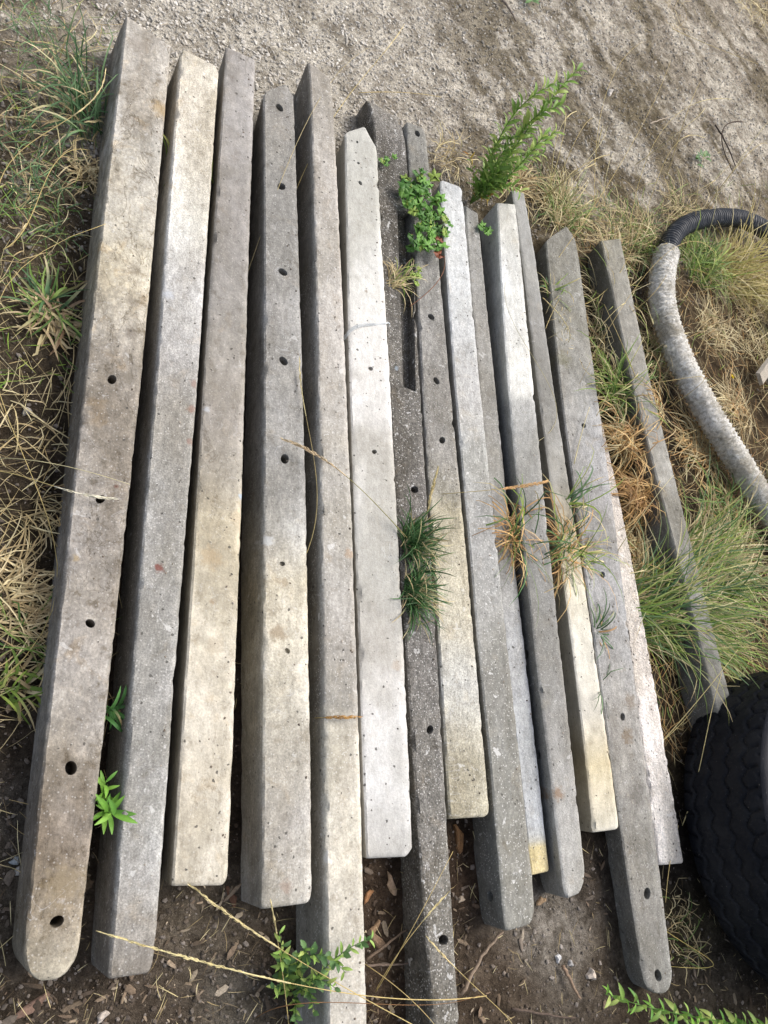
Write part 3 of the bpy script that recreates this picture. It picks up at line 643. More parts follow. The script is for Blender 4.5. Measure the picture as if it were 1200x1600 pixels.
for a in [
 ('wood_chip', 612, 1383, .045, .016, .006, 1.9, 'b39a80', 'curved pale wood chip lying just below the whitish post'),
 ('wood_chip', 585, 1450, .035, .013, .006, .7, '9a7f63', 'brown wood chip in the dark gap near the bottom centre'),
 ('wood_chip', 590, 1470, .05, .018, .008, -.8, '8f7760', 'long greyish wood chip lower in the gap at bottom centre'),
 ('wood_chip', 716, 1310, .06, .022, .01, 1.7, '6b5138', 'dark bark piece at the end of the sandy yellow post'),
 ('wood_chip', 362, 1402, .04, .014, .005, -1.1, '6b5040', 'reddish brown chip below the third post'),
 ('wood_chip', 50, 1573, .055, .017, .007, .5, '80685a', 'reddish brown splinter at the bottom left corner'),
 ('wood_chip', 575, 1400, .03, .012, .005, .9, '97704f', 'small orange brown chip beside the whitish post end'),
 ('wood_chip', 845, 1408, .03, .014, .006, .3, '9c8468', 'tan chip against the blunt end of the ninth post')]:
    lumpthing(*a[:8], a[8], 'wood chip', M_WOOD, 'wood chips at the near ends')
for a in [
 ('stone', 922, 1522, .026, .022, .016, .3, 'c4b7a8', 'pale angular stone on the bare soil left of the longest right post'),
 ('stone', 871, 1497, .018, .013, .01, 1.2, 'c9c8c6', 'small white pebble above the cut twig'),
 ('stone', 890, 1505, .014, .014, .01, .2, 'a9a6a2', 'round grey pebble beside the small white one'),
 ('stone', 24, 1345, .017, .013, .01, .4, '9aa0a2', 'grey pebble left of the first post near end'),
 ('stone', 42, 643, .02, .016, .01, .9, '9b948c', 'grey stone lying in the straw left of the first post'),
 ('stone', 50, 150, .035, .022, .012, .1, '8f877b', 'flat grey stone beside the upper left grass tuft'),
 ('stone', 160, 1588, .022, .012, .008, .7, 'b9aea2', 'pale stone fragment at the bottom edge under the first two posts'),
 ('stone', 28, 1362, .015, .011, .008, 2, 'a8a49d', 'smaller pale pebble under the grey one left of the first post'),
 ('stone', 952, 145, .04, .02, .015, 1.1, 'c9c1b6', 'pale stone in the dirt above the leafy weed'),
 ('stone', 720, 1405, .018, .012, .008, .4, 'b5a48f', 'tan stone in the gap right of the darkest post'),
 ('stone', 905, 1330, .012, .01, .007, .4, '8c857c', 'grey stone in the shade under the cream post end')]:
    lumpthing(*a[:8], a[8], 'stone', M_STONE, 'loose stones')

# ------------------------------------------------------------------ grass
GREEN = [hexs(c) for c in ('5f7a3a', '6f8a42', '4f6b35', '7f9650', '8a9a58')]
BLUEG = [hexs(c) for c in ('4c6b46', '5c7a54', '6d8a60', '48613e')]
LIME = [hexs(c) for c in ('8aa048', '7c9340', '9aab55', '6c8438', 'a3a860')]
DRY = [hexs(c) for c in ('cbb98f', 'b39d76', 'dacaa4', 'a08c6a', 'beab88')]
ORG = [hexs(c) for c in ('c8a06c', 'b58c5c', 'd4b280', 'a5805a')]
def blade(g, p, L, az, el, droop, w, cols, tipdry=.3, n=7, mix=None):
    d = np.array((math.cos(az)*math.cos(el), math.sin(az)*math.cos(el), math.sin(el)))
    pts = [np.array(p, float)]; st = L/(n-1)
    wob = rng.normal(0, .16); kink = rng.integers(2, 16)
    for i in range(n-1):
        d = d+np.array((-math.sin(az)*wob, math.cos(az)*wob, -droop*(i+1)/(n-1))); d = d/np.linalg.norm(d)
        if kink == i: d = d+rng.normal(0, .55, 3)*(1, 1, .5); d = d/np.linalg.norm(d)
        q = pts[-1]+d*st
        zmin = .004
        if q[2] < zmin: q[2] = zmin+rng.uniform(0, .006)
        pts.append(q)
    c = cols[rng.integers(0, len(cols))]*rng.uniform(.8, 1.25)
    g.ribbon(pts, w, c, tip=DRY[rng.integers(0, 5)] if rng.uniform() < tipdry else None, side=(math.cos(az+1.57)*.3+rng.normal(0, .3), rng.normal(0, .3), 1))
def tuft(px, py, n, L, w, label, cols=GREEN, spread=.03, el=(.7, 1.4), az=(0, 6.283), droop=(.2, .7), dry=.3, tipdry=.3, z=None, cat='grass tuft', name='grass_tuft', group='grass tufts round the posts', drycols=DRY, drylen=.8, sy=1.):
    p0 = gpt(px, py) if z is None else P(px, py, z)
    g = Geo()
    for i in range(n):
        r = spread*math.sqrt(rng.uniform()); a = rng.uniform(0, 6.283)
        q = p0+np.array((r*math.cos(a), r*math.sin(a)*sy, -.004))
        A = rng.uniform(*az); isd = rng.uniform() < dry
        blade(g, q, L*rng.uniform(.45, 1.1)*(drylen if isd else 1), A, rng.uniform(*el)*(.7 if isd else 1), rng.uniform(*droop)*(1.5 if isd else 1), w*rng.uniform(.6, 1.3), drycols if isd else cols, tipdry)
    return tag(g.obj(name, M_GRASS, loc=p0), label, cat, group)
# world directions: +X right in the picture, +Y up in the picture
tuft(140, 195, 75, .22, .0042, 'tall blue green grass tuft at the far left beside the first post', BLUEG, .05, dry=.35, az=(1.0, 4.2))
tuft(120, 110, 35, .20, .0035, 'thinner green grass behind the tall tuft at the upper left', BLUEG, .06, dry=.4)
tuft(138, 275, 90, .11, .003, 'matted dead straw clump against the first post, upper left', DRY, .035, el=(.1, .9), dry=.8, droop=(.5, 1.5))
tuft(70, 485, 55, .13, .005, 'green tuft with brown dead leaves left of the first post', GREEN+BLUEG, .02, el=(.3, 1.2), dry=.3)
tuft(85, 510, 60, .12, .005, 'pinkish brown dead leaves spreading below the green left tuft', [hexs(c) for c in ('b09a7c', '9a7f66', 'a88c74')], .03, el=(.0, .7), dry=.6, droop=(.2, .8))
tuft(20, 960, 85, .16, .0028, 'thick golden straw clump at the left edge, halfway down', DRY, .06, el=(0, .8), dry=.8, az=(-.9, 1.2))
tuft(5, 905, 60, .15, .0028, 'golden straw at the left edge just above the thick clump', DRY, .05, el=(0, .8), dry=.8, az=(-.7, 1.2))
tuft(15, 1075, 26, .11, .006, 'broad green blades at the left edge low down', LIME, .03, el=(.2, 1.0), dry=.35, az=(-1.2, 1.4))
tuft(60, 800, 40, .14, .0026, 'sparse reddish straw clump left of the first post, middle', DRY+ORG, .05, el=(0, .7), dry=.8, az=(-1.5, 1.5))
tuft(60, 660, 34, .16, .0024, 'loose pale straw stems left of the first post', DRY, .07, el=(0, .5), dry=.8)
tuft(262, 250, 9, .10, .0055, z=.05, label='few green blades sprouting between the first and second posts', cols=LIME, spread=.006, el=(.6, 1.3), dry=0, az=(-.6, 1.9), tipdry=.1, droop=(.1, .5))
tuft(258, 292, 4, .08, .0055, z=.06, label='two small green blades lower in the gap by the second post', cols=LIME, spread=.006, el=(.5, 1.2), dry=0, tipdry=0, az=(-1, .9))
tuft(332, 285, 3, .08, .006, z=.06, label='single green blade standing between the second and third posts', cols=LIME, spread=.004, el=(1.0, 1.3), dry=0, tipdry=0)
tuft(172, 1110, 13, .055, .006, z=.07, label='small dark green grass sprout between first and second posts', cols=[hexs(c) for c in ('3f6a3c', '4d7a42', '5a8a4a')], spread=.012, el=(.3, 1.2), dry=.1, az=(-1.4, 1.6), tipdry=.1)
DG = [hexs(c) for c in ('38562f', '45673a', '517544', '33502c')]
tuft(636, 850, 190, .115, .0030, label='dark green spiky tuft on the darkest post, upper one of two', cols=DG, spread=.014, sy=3.2, el=(.3, 1.35), dry=.12, az=(-1.3, 1.7), droop=(0, .3), z=.092)
tuft(638, 925, 190, .105, .0030, label='dark green spiky tuft on the darkest post, lower one of two', cols=DG, spread=.014, sy=3.2, el=(.3, 1.35), dry=.08, az=(-1.7, 1.2), droop=(0, .3), z=.092)
tuft(614, 440, 60, .12, .0025, label='dry and green thin grass in the groove of the darkest post', cols=LIME+DRY, spread=.02, el=(.3, 1.2), dry=.5, az=(-.5, 1.9), z=.09)
tuft(800, 835, 95, .23, .0030, z=.075, label='curled orange dead grass growing up between the ninth and eleventh posts', cols=DG+LIME, spread=.02, sy=2.6, el=(.3, 1.2), dry=.78, droop=(.3, 1.3), drycols=ORG, drylen=1.0)
tuft(880, 860, 150, .24, .0028, z=.06, label='tangled orange and green grass in the gap left of the long grey post', cols=DG+LIME, spread=.02, sy=3., el=(.4, 1.3), dry=.6, droop=(.3, 1.3), drycols=ORG, drylen=.95)
tuft(930, 985, 20, .12, .004, z=.06, label='thin green blades and a curled tan leaf beside the long grey post', cols=DG+BLUEG, spread=.012, el=(.4, 1.2), dry=.3, drycols=ORG, az=(-1.9, 2.2))
tuft(890, 790, 14, .2, .0038, z=.06, label='few long green blades leaning right above the long grey post', cols=BLUEG+LIME, spread=.02, el=(.7, 1.2), dry=.1, az=(-.2, 1.9))
tuft(862, 460, 30, .12, .0035, z=.05, label='green and yellow blades in the crack left of the mossy post', cols=LIME+BLUEG, spread=.02, el=(.5, 1.2), dry=.4)
tuft(938, 1075, 10, .10, .003, z=.05, label='small thin green sprout at the cream post near end', cols=DG+BLUEG, spread=.01, el=(.4, 1.2), dry=.1)
# right-hand clumps
tuft(1000, 955, 620, .38, .0030, 'big lime green grass clump leaning right above the tyre', LIME+GREEN+BLUEG, .11, el=(.1, 1.0), dry=.35, az=(-.45, .75), droop=(0, .35), tipdry=.45)
tuft(1080, 900, 480, .36, .0034, 'lime green grass clump behind the big one at the right edge', LIME+GREEN+BLUEG, .13, el=(.1, 1.1), dry=.4, az=(-.3, .9), droop=(0, .35), tipdry=.45)
tuft(1075, 990, 300, .30, .0034, 'lower green grass clump right next to the tyre', LIME+GREEN, .09, el=(.15, .8), dry=.3, az=(-.8, .5), droop=(.1, .5))
tuft(975, 690, 240, .24, .0030, 'orange dead grass clump between the long grey post and the farthest post', ORG, .05, z=.05, el=(.3, 1.3), dry=.7, droop=(.4, 1.8), drycols=ORG+DRY)
tuft(995, 770, 240, .22, .0030, 'curled orange grass lower in the same gap beside the farthest post', ORG, .05, z=.05, el=(.3, 1.3), dry=.8, droop=(.5, 2.0), drycols=ORG)
tuft(960, 610, 190, .2, .0028, 'green and straw grass in the gap left of the farthest post', GREEN+LIME, .06, z=.04, el=(.3, 1.3), dry=.4)
tuft(940, 470, 150, .22, .0028, 'upright straw stems by the far end of the farthest post', DRY+LIME, .05, el=(.5, 1.3), dry=.6)
tuft(1130, 430, 480, .36, .0034, 'large brownish golden grass clump at the right edge over the pipe', [hexs(c) for c in ('a89a5c', 'b8a468', '9a9150', 'c0ad78')], .10, el=(.1, .8), dry=.35, az=(-.5, 1.1), droop=(0, .45))
tuft(1090, 420, 300, .22, .0032, 'green grass clump inside the bend of the black pipe', GREEN+LIME, .08, el=(.3, 1.1), dry=.3, az=(-.6, 2.2))
tuft(1000, 380, 230, .20, .003, 'green and straw grass between the farthest post and the black pipe', GREEN+DRY, .08, el=(.4, 1.2), dry=.45)
tuft(880, 345, 240, .20, .003, 'straw and green grass above the mossy post far end', GREEN+DRY, .07, el=(.3, 1.1), dry=.55, az=(.0, 2.6))
tuft(800, 290, 150, .18, .0028, 'thin brown straw round the foot of the leafy weed', DRY+ORG, .05, el=(.2, 1.1), dry=.8)
tuft(700, 250, 60, .14, .0024, 'wispy brown straw behind the low lobed-leaf plant', DRY, .06, el=(.2, 1.1), dry=.8)
tuft(1090, 700, 260, .22, .003, 'orange brown dead grass between the farthest post and the wrapped pipe', ORG+DRY, .08, el=(.1, 1.0), dry=.7, droop=(.4, 1.6), drycols=ORG+DRY)
tuft(1130, 810, 220, .22, .0035, 'green and brown grass left of the lower end of the wrapped pipe', GREEN, .08, el=(.2, 1.1), dry=.55, drycols=ORG+DRY)
tuft(1110, 520, 150, .2, .0028, 'dry brown grass right of the wrapped pipe upper part', DRY, .08, el=(.1, .9), dry=.9, az=(-.7, 1.9))
tuft(1190, 560, 150, .2, .0028, 'dense dry straw nest at the right edge above the wood scraps', DRY, .12, el=(.0, .8), dry=.9, droop=(.3, 1.4))
tuft(1065, 1470, 45, .10, .002, 'sparse thin grass between the long grey post and the tyre', DRY+GREEN, .05, el=(.1, 1.0), dry=.5)
tuft(1060, 1420, 30, .09, .002, 'wiry straw beside the lower hole of the long grey post', DRY+GREEN, .04, el=(.1, .9), dry=.6)
tuft(1040, 5, 40, .2, .002, 'thin straw at the top edge above the bare slope', DRY, .15, el=(.1, 1.0), dry=.9)
tuft(1180, 20, 90, .3, .0025, 'straw clump at the top right corner', DRY, .12, el=(.1, .9), dry=.9)
tuft(30, 30, 70, .10, .0022, 'short dull green grass in the top left corner', BLUEG, .1, el=(.2, 1.2), dry=.25)

tuft(930, 545, 120, .20, .0026, 'wiry green and straw grass in the gap right of the mossy post', GREEN+DRY, .02, el=(.3, 1.3), dry=.5, sy=4., droop=(.2, 1.2))
tuft(990, 860, 150, .20, .0028, 'orange straw between the pitted pink post and the farthest post', ORG+DRY, .04, el=(.2, 1.2), dry=.6, sy=2.5, droop=(.3, 1.5))
tuft(1020, 930, 140, .2, .0028, 'dead tan thatch at the base of the big lime green clump', DRY, .07, el=(.05, .7), dry=.9, sy=1.6)
tuft(950, 400, 130, .2, .0026, 'wispy straw standing in front of the farthest post far end', DRY+GREEN, .05, el=(.4, 1.4), dry=.6)
tuft(1060, 330, 110, .2, .0026, 'straw stems in front of the black pipe bend', DRY+GREEN, .07, el=(.3, 1.2), dry=.6)
tuft(1020, 560, 130, .2, .0026, 'straw and green blades left of the wrapped pipe upper part', DRY+GREEN, .05, el=(.3, 1.3), dry=.6, sy=2.)
tuft(1150, 640, 160, .22, .0026, 'matted straw hanging over the wrapped pipe from the right', DRY+ORG, .07, el=(.1, .9), dry=.8, az=(1.6, 4.6))
tuft(50, 350, 40, .12, .0024, 'sparse green blades on the dark soil left of the first post', BLUEG+GREEN, .08, el=(.1, 1.1), dry=.3)
tuft(60, 1000, 50, .14, .0028, 'green blades mixed in the straw at the left edge', GREEN, .06, el=(.1, 1.0), dry=.4)
tuft(1030, 640, 60, .2, .0028, 'curled orange straw draped over the farthest post middle', ORG, .03, el=(.2, 1.1), dry=.7, z=.08, droop=(.3, 1.4), drycols=ORG+DRY, az=(1.6, 4.8), sy=2.5)
tuft(25, 240, 70, .11, .0022, 'fine dark green weeds on the soil at the upper left edge', BLUEG, .09, el=(.05, 1.1), dry=.25)
tuft(60, 320, 60, .10, .0022, 'fine dark green weeds lower on the soil at the upper left', BLUEG, .08, el=(.05, 1.1), dry=.3)
tuft(40, 170, 50, .12, .0022, 'short mixed green and straw weeds left of the tall tuft', BLUEG+DRY, .08, el=(.05, 1.1), dry=.35)
tuft(832, 860, 60, .2, .0028, 'few curled orange blades between the white topped post and the cream one', DG, .015, el=(.3, 1.2), dry=.8, z=.07, sy=2.5, droop=(.5, 1.6), drycols=ORG, drylen=1.)
tuft(905, 870, 50, .2, .0026, 'thin arching straw crossing the long grey post at its middle hole', LIME+DRY, .02, el=(.2, 1.), dry=.5, z=.06, sy=2., az=(-.6, 1.2), droop=(.2, 1.))
tuft(885, 520, 34, .07, .0016, 'dried plant debris stuck on the mossy top of the long grey post', [hexs(c) for c in ('8a7f62', '9a8d6c', '6f6a48')], .035, el=(-.1, .3), dry=.6, z=.07, sy=2.2, droop=(.2, .8))
tuft(860, 320, 120, .2, .0022, 'fine straw and green wisps right of the leafy weed foot', DRY+GREEN, .07, el=(.3, 1.2), dry=.6)
tuft(950, 350, 150, .2, .0022, 'fine straw wisps between the two farthest posts and the slope', DRY+GREEN, .09, el=(.2, 1.2), dry=.55)
tuft(1180, 480, 180, .26, .0024, 'pale bent straw hanging in the nest at the right edge', DRY, .12, el=(.1, 1.0), dry=.8, droop=(.2, 1.2))
# ground litter: fine straw and short grass, uncountable
def litter(name, n, box, L, w, cols, dens, label, el=(-.05, .35), cat='straw', up=0.):
    X, Y, px, py = scat(n, box, .0, dens); g = Geo(); Z = gz(X, Y)
    for i in range(len(X)):
        az = rng.uniform(0, 6.283); k = 4; Lr = L*rng.uniform(.3, 1.3)
        cv = rng.normal(0, .22); e = rng.uniform(*el)
        pts = []; x, y, z = X[i], Y[i], Z[i]+.002
        for j in range(k):
            pts.append((x, y, max(z, .001)))
            x += math.cos(az)*Lr/3; y += math.sin(az)*Lr/3; az += cv*.5; z += math.sin(e)*Lr/3; e -= .25
        g.ribbon(pts, w*rng.uniform(.5, 1.2), cols[rng.integers(0, len(cols))]*rng.uniform(.7, 1.15), side=(rng.normal(0, .4), rng.normal(0, .4), 1))
    return tag(g.obj(name, M_STRAW, kind='stuff'), label, cat)
def dl(px, py): return np.where(px < 180, np.where((py > 480) & (py < 1150), 1., np.where(py > 1150, .12, .35)), 0.)
litter('straw_litter', 1500, (-200, 0, 190, 1350), .10, .0016, DRY, dl, 'dry straw litter on the soil left of the first post')
def dr(px, py): return np.where((px > 890) & (py > 330) & (py < 1180), 1., 0.)
litter('straw_litter', 7500, (880, 300, 1500, 1200), .10, .0017, DRY+ORG, dr, 'dry brown straw covering the ground right of the posts', el=(0, .7))
def dg(px, py): return np.where((px > 820) & (py > 280) & (py < 1150), 1., np.where((px < 170) & (py < 600), .9, 0.))
litter('short_grass', 4200, (-150, 0, 1450, 1150), .05, .002, GREEN+LIME, dg, 'short green grass scattered among the straw', el=(.3, 1.3), cat='grass')
def db(px, py): return np.where((py > 1250) | (py < 420) & (px > 680), 1., .15)
litter('dry_bits', 3600, (-100, 0, 1400, 1750), .035, .0013, DRY+[hexs('6b5a48'), hexs('8a7a66')], db, 'small dry stalks and root bits strewn over bare soil', el=(-.05, .2))

# ------------------------------------------------------------------ long stalks with seed heads
def curve(pts, n=18):
    q = np.array([P(*p) for p in pts]); d = np.r_[0, np.cumsum(np.linalg.norm(np.diff(q, axis=0), axis=1))]
    t = np.linspace(0, d[-1], n)
    if len(q) == 2: return np.stack([np.interp(t, d, q[:, k]) for k in range(3)], -1)
    out = np.zeros((n, 3)); dg_ = min(3, len(q)-1)
    for k in range(3):
        c = np.polyfit(d, q[:, k], dg_); out[:, k] = np.polyval(c, t)
    return out
def stalk(pts, label, r=.0009, col='c9b27c', head=0., hcol='d8c69a', hw=.006, dense=60, name='grass_stalk'):
    """first point is the foot, last the tip; head = share of the length that carries the seed head"""
    c = curve(pts, 22); loc = c[0].copy()
    g = Geo(); g.tube(c, r, hexs(col)*1.0, 5, r*.5)
    if head <= 0: return tag(g.obj(name, M_STRAW, loc=loc), label, 'grass stalk', 'loose grass stalks over the posts')
    t = thing(name, loc, label, 'grass stalk', 'loose grass stalks over the posts')
    o = g.obj('stem', M_STRAW, loc=loc); o.parent = t; o.location = (0, 0, 0)
    h = Geo(); nn = len(c); k0 = int((1-head)*(nn-1)); h.tube(c[k0:], r*1.25, hexs(hcol), 5, r*.8); seg = np.linalg.norm(c[-1]-c[0])*head/.012
    for i in range(dense):
        u = 1-head*rng.uniform(0, 1); f = u*(nn-1); k = min(int(f), nn-2); q = c[k]+(c[k+1]-c[k])*(f-k)
        d = c[k+1]-c[k]; d /= np.linalg.norm(d); off = rng.normal(size=3); off -= off.dot(d)*d; off /= np.linalg.norm(off)
        tp = 1-abs((u-(1-head*.5))/(head*.5))**2*.6
        h.ribbon([q, q+d*.004+off*hw*.35*tp, q+d*.011+off*hw*.5*tp], .0024, hexs(hcol)*rng.uniform(.75, 1.15), side=rng.normal(size=3))
    o = h.obj('seed_head', M_STRAW, loc=loc); o.parent = t; o.location = (0, 0, 0)
    return t
stalk([(760,1556,.10),(577,1557,.14),(400,1523,.15),(285,1496,.145),(153,1455,.135)], 'long pale seed stalk arching across the near ends of the second post', head=.42, hcol='dccb9c', hw=.005, dense=110, r=.0011)
stalk([(680,1620,.10),(560,1555,.14),(400,1458,.13),(297,1383,.12)], 'pale seed stalk whose head points at the cream third post near end', head=.33, dense=80, r=.001)
stalk([(655,860,.09),(600,800,.13),(540,745,.14),(490,706,.14),(443,687,.135)], 'stalk with pale tan seed head lying over the fourth and fifth posts', col='9a9060', head=.34, hcol='cdb698', hw=.008, dense=120, r=.0011)
stalk([(487,1122,.05),(520,1121,.125),(563,1120,.13)], 'short orange seed head lying across the fifth post', head=.6, hcol='c89a62', hw=.008, dense=70)
stalk([(655,880,.08),(668,800,.13),(684,732,.15)], 'pale bristly seed head standing over the darkest post', head=.5, hcol='c9b484', hw=.008, dense=80)
stalk([(690,772,.09),(740,768,.13),(800,762,.15),(855,752,.15)], 'orange feathery seed head lying across the ninth post', col='a8966a', head=.5, hcol='cfa878', hw=.011, dense=170)
stalk([(463,296,.06),(530,170,.10),(585,100,.08),(632,38,.05)], 'long thin pale stalk reaching up onto the bare dirt above the sixth post', r=.001, head=.2, dense=40, hw=.003)
stalk([(375,460,.02),(470,210,.12),(525,118,.10),(575,75,.06)], 'thin pale stalk crossing the far end of the fifth post', r=.0009, col='b8a882')
stalk([(466,890,.08),(492,820,.12),(480,660,.12),(468,560,.12)], 'thin straw stem lying along the gap right of the fourth post', r=.0009, col='a8966a', head=.25, dense=30, hw=.004)
stalk([(560,145,.02),(620,144,.05),(690,152,.05)], 'short tan stalk on the dirt just above the darkest post', r=.0011)
stalk([(0,716,.03),(100,728,.12),(203,757,.125)], 'thin pale stem crossing the first post above its second hole', r=.0009, col='c9bd98')
stalk([(-20,735,.03),(60,752,.10),(120,770,.13),(180,779,.125)], 'white seed head lying across the first post at its second hole', head=.4, hcol='e0d8c8', hw=.006, dense=70)
stalk([(0,1065,.02),(90,890,.04),(40,720,.06),(165,350,.12)], 'long straw stem leaning against the far half of the first post', r=.0009)
stalk([(0,355,.02),(60,215,.08),(100,190,.1),(165,110,.12)], 'pale seed stalk beside the tall upper left tuft', r=.001, head=.3, dense=40, hw=.004)
stalk([(5,390,.02),(60,310,.04),(90,250,.06),(140,235,.04)], 'bent straw stalk on the dark soil left of the first post', r=.0012)
stalk([(587,1550,.02),(650,1440,.14),(708,1330,.15)], 'straight straw stalk crossing the darkest post near the bottom', r=.0009)
stalk([(587,1548,.02),(660,1440,.14),(699,1396,.14)], 'shorter straw stalk beside the straight one near the bottom', r=.0009, head=.25, dense=30, hw=.004)
stalk([(452,1610,.05),(440,1510,.1),(424,1412,.14)], 'thin upright straw stalk beside the leafy weed at the bottom', r=.001, head=.25, dense=35, hw=.004)
stalk([(800,1600,.02),(730,1530,.12),(690,1490,.13),(669,1467,.13)], 'straw stalk with small head over the hole at the bottom of the darkest post', head=.2, dense=35, hw=.004)
stalk([(560,1500,.02),(640,1560,.12),(700,1630,.1)], 'thin straw stalk slanting down across the bottom centre', r=.0009)
stalk([(400,1590,.02),(470,1568,.12),(620,1570,.13),(750,1555,.13)], 'reddish thin stalk lying low across the bottom edge', r=.0008, col='8f6a4a')
stalk([(1035,1158,.02),(1090,1095,.1),(1153,1015,.16)], 'pale straw stalk leaning over the farthest post by the tyre', r=.0013, col='d6c592')
stalk([(1066,1290,.02),(1093,1200,.08),(1112,1110,.14),(1128,1052,.18)], 'long pale stalk standing in front of the tyre', r=.0013, col='d6c592')
stalk([(980,1195,.02),(1035,1158,.03),(1096,1090,.02)], 'low pale stalk meeting the others at the pitted pink post', r=.001, col='cbb98a')
stalk([(1060,1290,.02),(1045,1360,.05),(1040,1410,.06)], 'thin straw stalk beside the end of the pitted pink post', r=.0012)
stalk([(1120,400,.05),(1000,440,.2),(905,600,.08)], 'thin straw stalk arching between the farthest post and the long grey post', r=.0008)
stalk([(980,400,.05),(1010,250,.15),(1143,155,.2)], 'long thin stalk leaning right over the bare slope', r=.0009, head=.2, dense=25, hw=.003)
stalk([(930,330,.05),(935,200,.12),(1005,65,.15)], 'straight pale stalk pointing up the bare slope', r=.0009)
stalk([(900,480,.05),(1010,330,.15),(1040,250,.2),(1100,215,.2)], 'thin stalk crossing the dark moss above the black pipe', r=.0009, head=.15, dense=25, hw=.003)
stalk([(860,420,.05),(955,280,.15),(1048,95,.2)], 'long thin stalk rising from behind the mossy post', r=.0009)
stalk([(1050,45,.01),(1120,75,.03),(1185,100,.03)], 'thin dry stalk lying on the dirt at the upper right', r=.001)
stalk([(820,700,.05),(870,640,.08),(805,510,.1),(790,440,.1)], 'thin pale stem lying along the white topped post', r=.0008, col='b8ac88')
stalk([(1040,640,.05),(1100,590,.2),(960,600,.1),(905,560,.1)], 'thin pale stem over the grass left of the wrapped pipe', r=.0009)
stalk([(1000,1330,.03),(1080,1480,.05),(1110,1500,.06),(1045,1510,.05)], 'curled yellow stalk on the soil below the tyre', r=.001, col='cbb673')

for i in range(30):                                       # many thin straws leaning out over the slope and the right-hand posts
    if i < 18: x, y = rng.uniform(840, 1120), rng.uniform(250, 380); L_ = rng.uniform(60, 190); dx, dy = L_*rng.uniform(.1, .85), -L_*rng.uniform(.4, 1.)
    else: x, y = rng.uniform(850, 1050), rng.uniform(480, 900); L_ = rng.uniform(60, 150); dx, dy = L_*rng.uniform(-.6, .9), -L_*rng.uniform(.2, 1.)
    z_ = rng.uniform(.06, .2)
    t = stalk([(x, y, .07 if i >= 18 else .015), (x+dx*.5+rng.normal(0, 6), y+dy*.5+rng.normal(0, 6), z_*.8+.02), (x+dx, y+dy, z_)], 'x', r=rng.uniform(.0009, .0015), col=('cdbb8c', 'bda878', 'd8c9a0')[i % 3], head=.2 if i % 3 == 0 else 0, dense=25, hw=.003)
    t['label'] = ('thin pale straw among the many leaning out over the bare slope' if i < 18 else 'thin pale straw among the many leaning across the right-hand posts')
    t['group'] = 'straws leaning over the bare slope' if i < 18 else 'straws leaning across the right-hand posts'
# twigs
def twig(pts, r, label, col='7a6a5a', r2=None):
    g = Geo(); c = curve(pts, 12)+rng.normal(0, r*.25, (12, 3)); g.tube(c, r, hexs(col), 7, r2 or r*.6)
    return tag(g.obj('twig', M_WOOD, loc=c[0]), label, 'twig', 'twigs on the soil')
twig([(722,1555,.012),(750,1500,.02),(785,1455,.03)], .0045, 'grey brown twig leaning on the blunt end of the ninth post', '8d7c6a')
twig([(880,1508,.01),(893,1535,.012),(907,1560,.01)], .0045, 'short broken twig below the white pebble', '8d7763')
twig([(573,1500,.01),(600,1478,.012),(640,1450,.01)], .003, 'thin twig in the dark gap beside the bottom of the fifth post', '6f5f50')
twig([(573,1508,.01),(610,1508,.012),(640,1505,.01)], .0025, 'second thin twig in the gap at the bottom, lying level', '75665a')
twig([(800,1575,.01),(850,1585,.012),(900,1590,.01)], .003, 'dark twig near the bottom edge right of centre', '5d5046')
twig([(1160,190,.02),(1130,230,.03),(1145,270,.02)], .003, 'dark crooked twig on the upper right slope', '4a3f36')
twig([(785,0,.01),(800,20,.015),(806,34,.01)], .004, 'grey twig at the top edge of the bare dirt', '7d7268')
twig([(1118,195,.01),(1135,225,.015),(1150,262,.01)], .0035, 'thin black stick lying in the pale dust at upper right', '3f3832')
twig([(1015,193,.01),(1045,183,.015)], .003, 'short pale stick on the dark moss patch', 'a89a88')

# ------------------------------------------------------------------ leafy plants
def leaf_mesh(name, kind, col, n=7):
    V = []; F = []; 
    if kind == 'lance':
        for i in range(n):
            u = i/(n-1); wd = .11*math.sin(math.pi*min(1, u*.93+.05))**.8; z = .12*math.sin(u*2.2)-.05*u*u*4*.6
            V += [(-wd, u, z+wd*.35), (0, u, z), (wd, u, z+wd*.35)]
    if kind == 'broad':
        for i in range(n):
            u = i/(n-1); wd = .15*math.sin(math.pi*min(1, u*.93+.05))**.8; z = .12*math.sin(u*2.2)-.2*u*u
            V += [(-wd, u, z+wd*.35), (0, u, z), (wd, u, z+wd*.35)]
    if kind == 'oval':
        for i in range(n):
            u = i/(n-1); wd = .27*math.sin(math.pi*min(1, u*.95+.03))**.7*(1+.12*(-1)**i); z = .1*math.sin(u*2.5)-.1*u*u
            V += [(-wd, u, z+wd*.25), (0, u, z), (wd, u, z+wd*.25)]
    if kind in ('lance', 'oval', 'broad'):
        for i in range(n-1):
            a = 3*i; F += [(a, a+1, a+4, a+3), (a+1, a+2, a+5, a+4)]
        T = [col*(1.25 if i % 3 == 1 else 1.) for i in range(len(V))]
    else:                                                    # lobed
        V = [(0, 0, 0), (0, .45, .03)]; m_ = 25
        for i in range(m_):
            a = -2.45+4.9*i/(m_-1); lob = .5+.12*math.cos(a*5/2.0*1.02*2.)+.06*math.cos(a*15)
            V.append((math.sin(a)*lob, .45+math.cos(a)*lob, .1*math.cos(a*5)-.08))
        F = [(1, i, i+1) for i in range(2, m_+1)]+[(0, 1, 2), (0, m_+1, 1)]
        T = [col*1.2]*2+[col*rng.uniform(.85, 1.1) for i in range(m_)]
    o = mesh_obj(name, V, F, M_LEAF, tint=np.array(T)*.9+np.array((.012, .010, .004))); me = o.data; bpy.data.objects.remove(o); return me
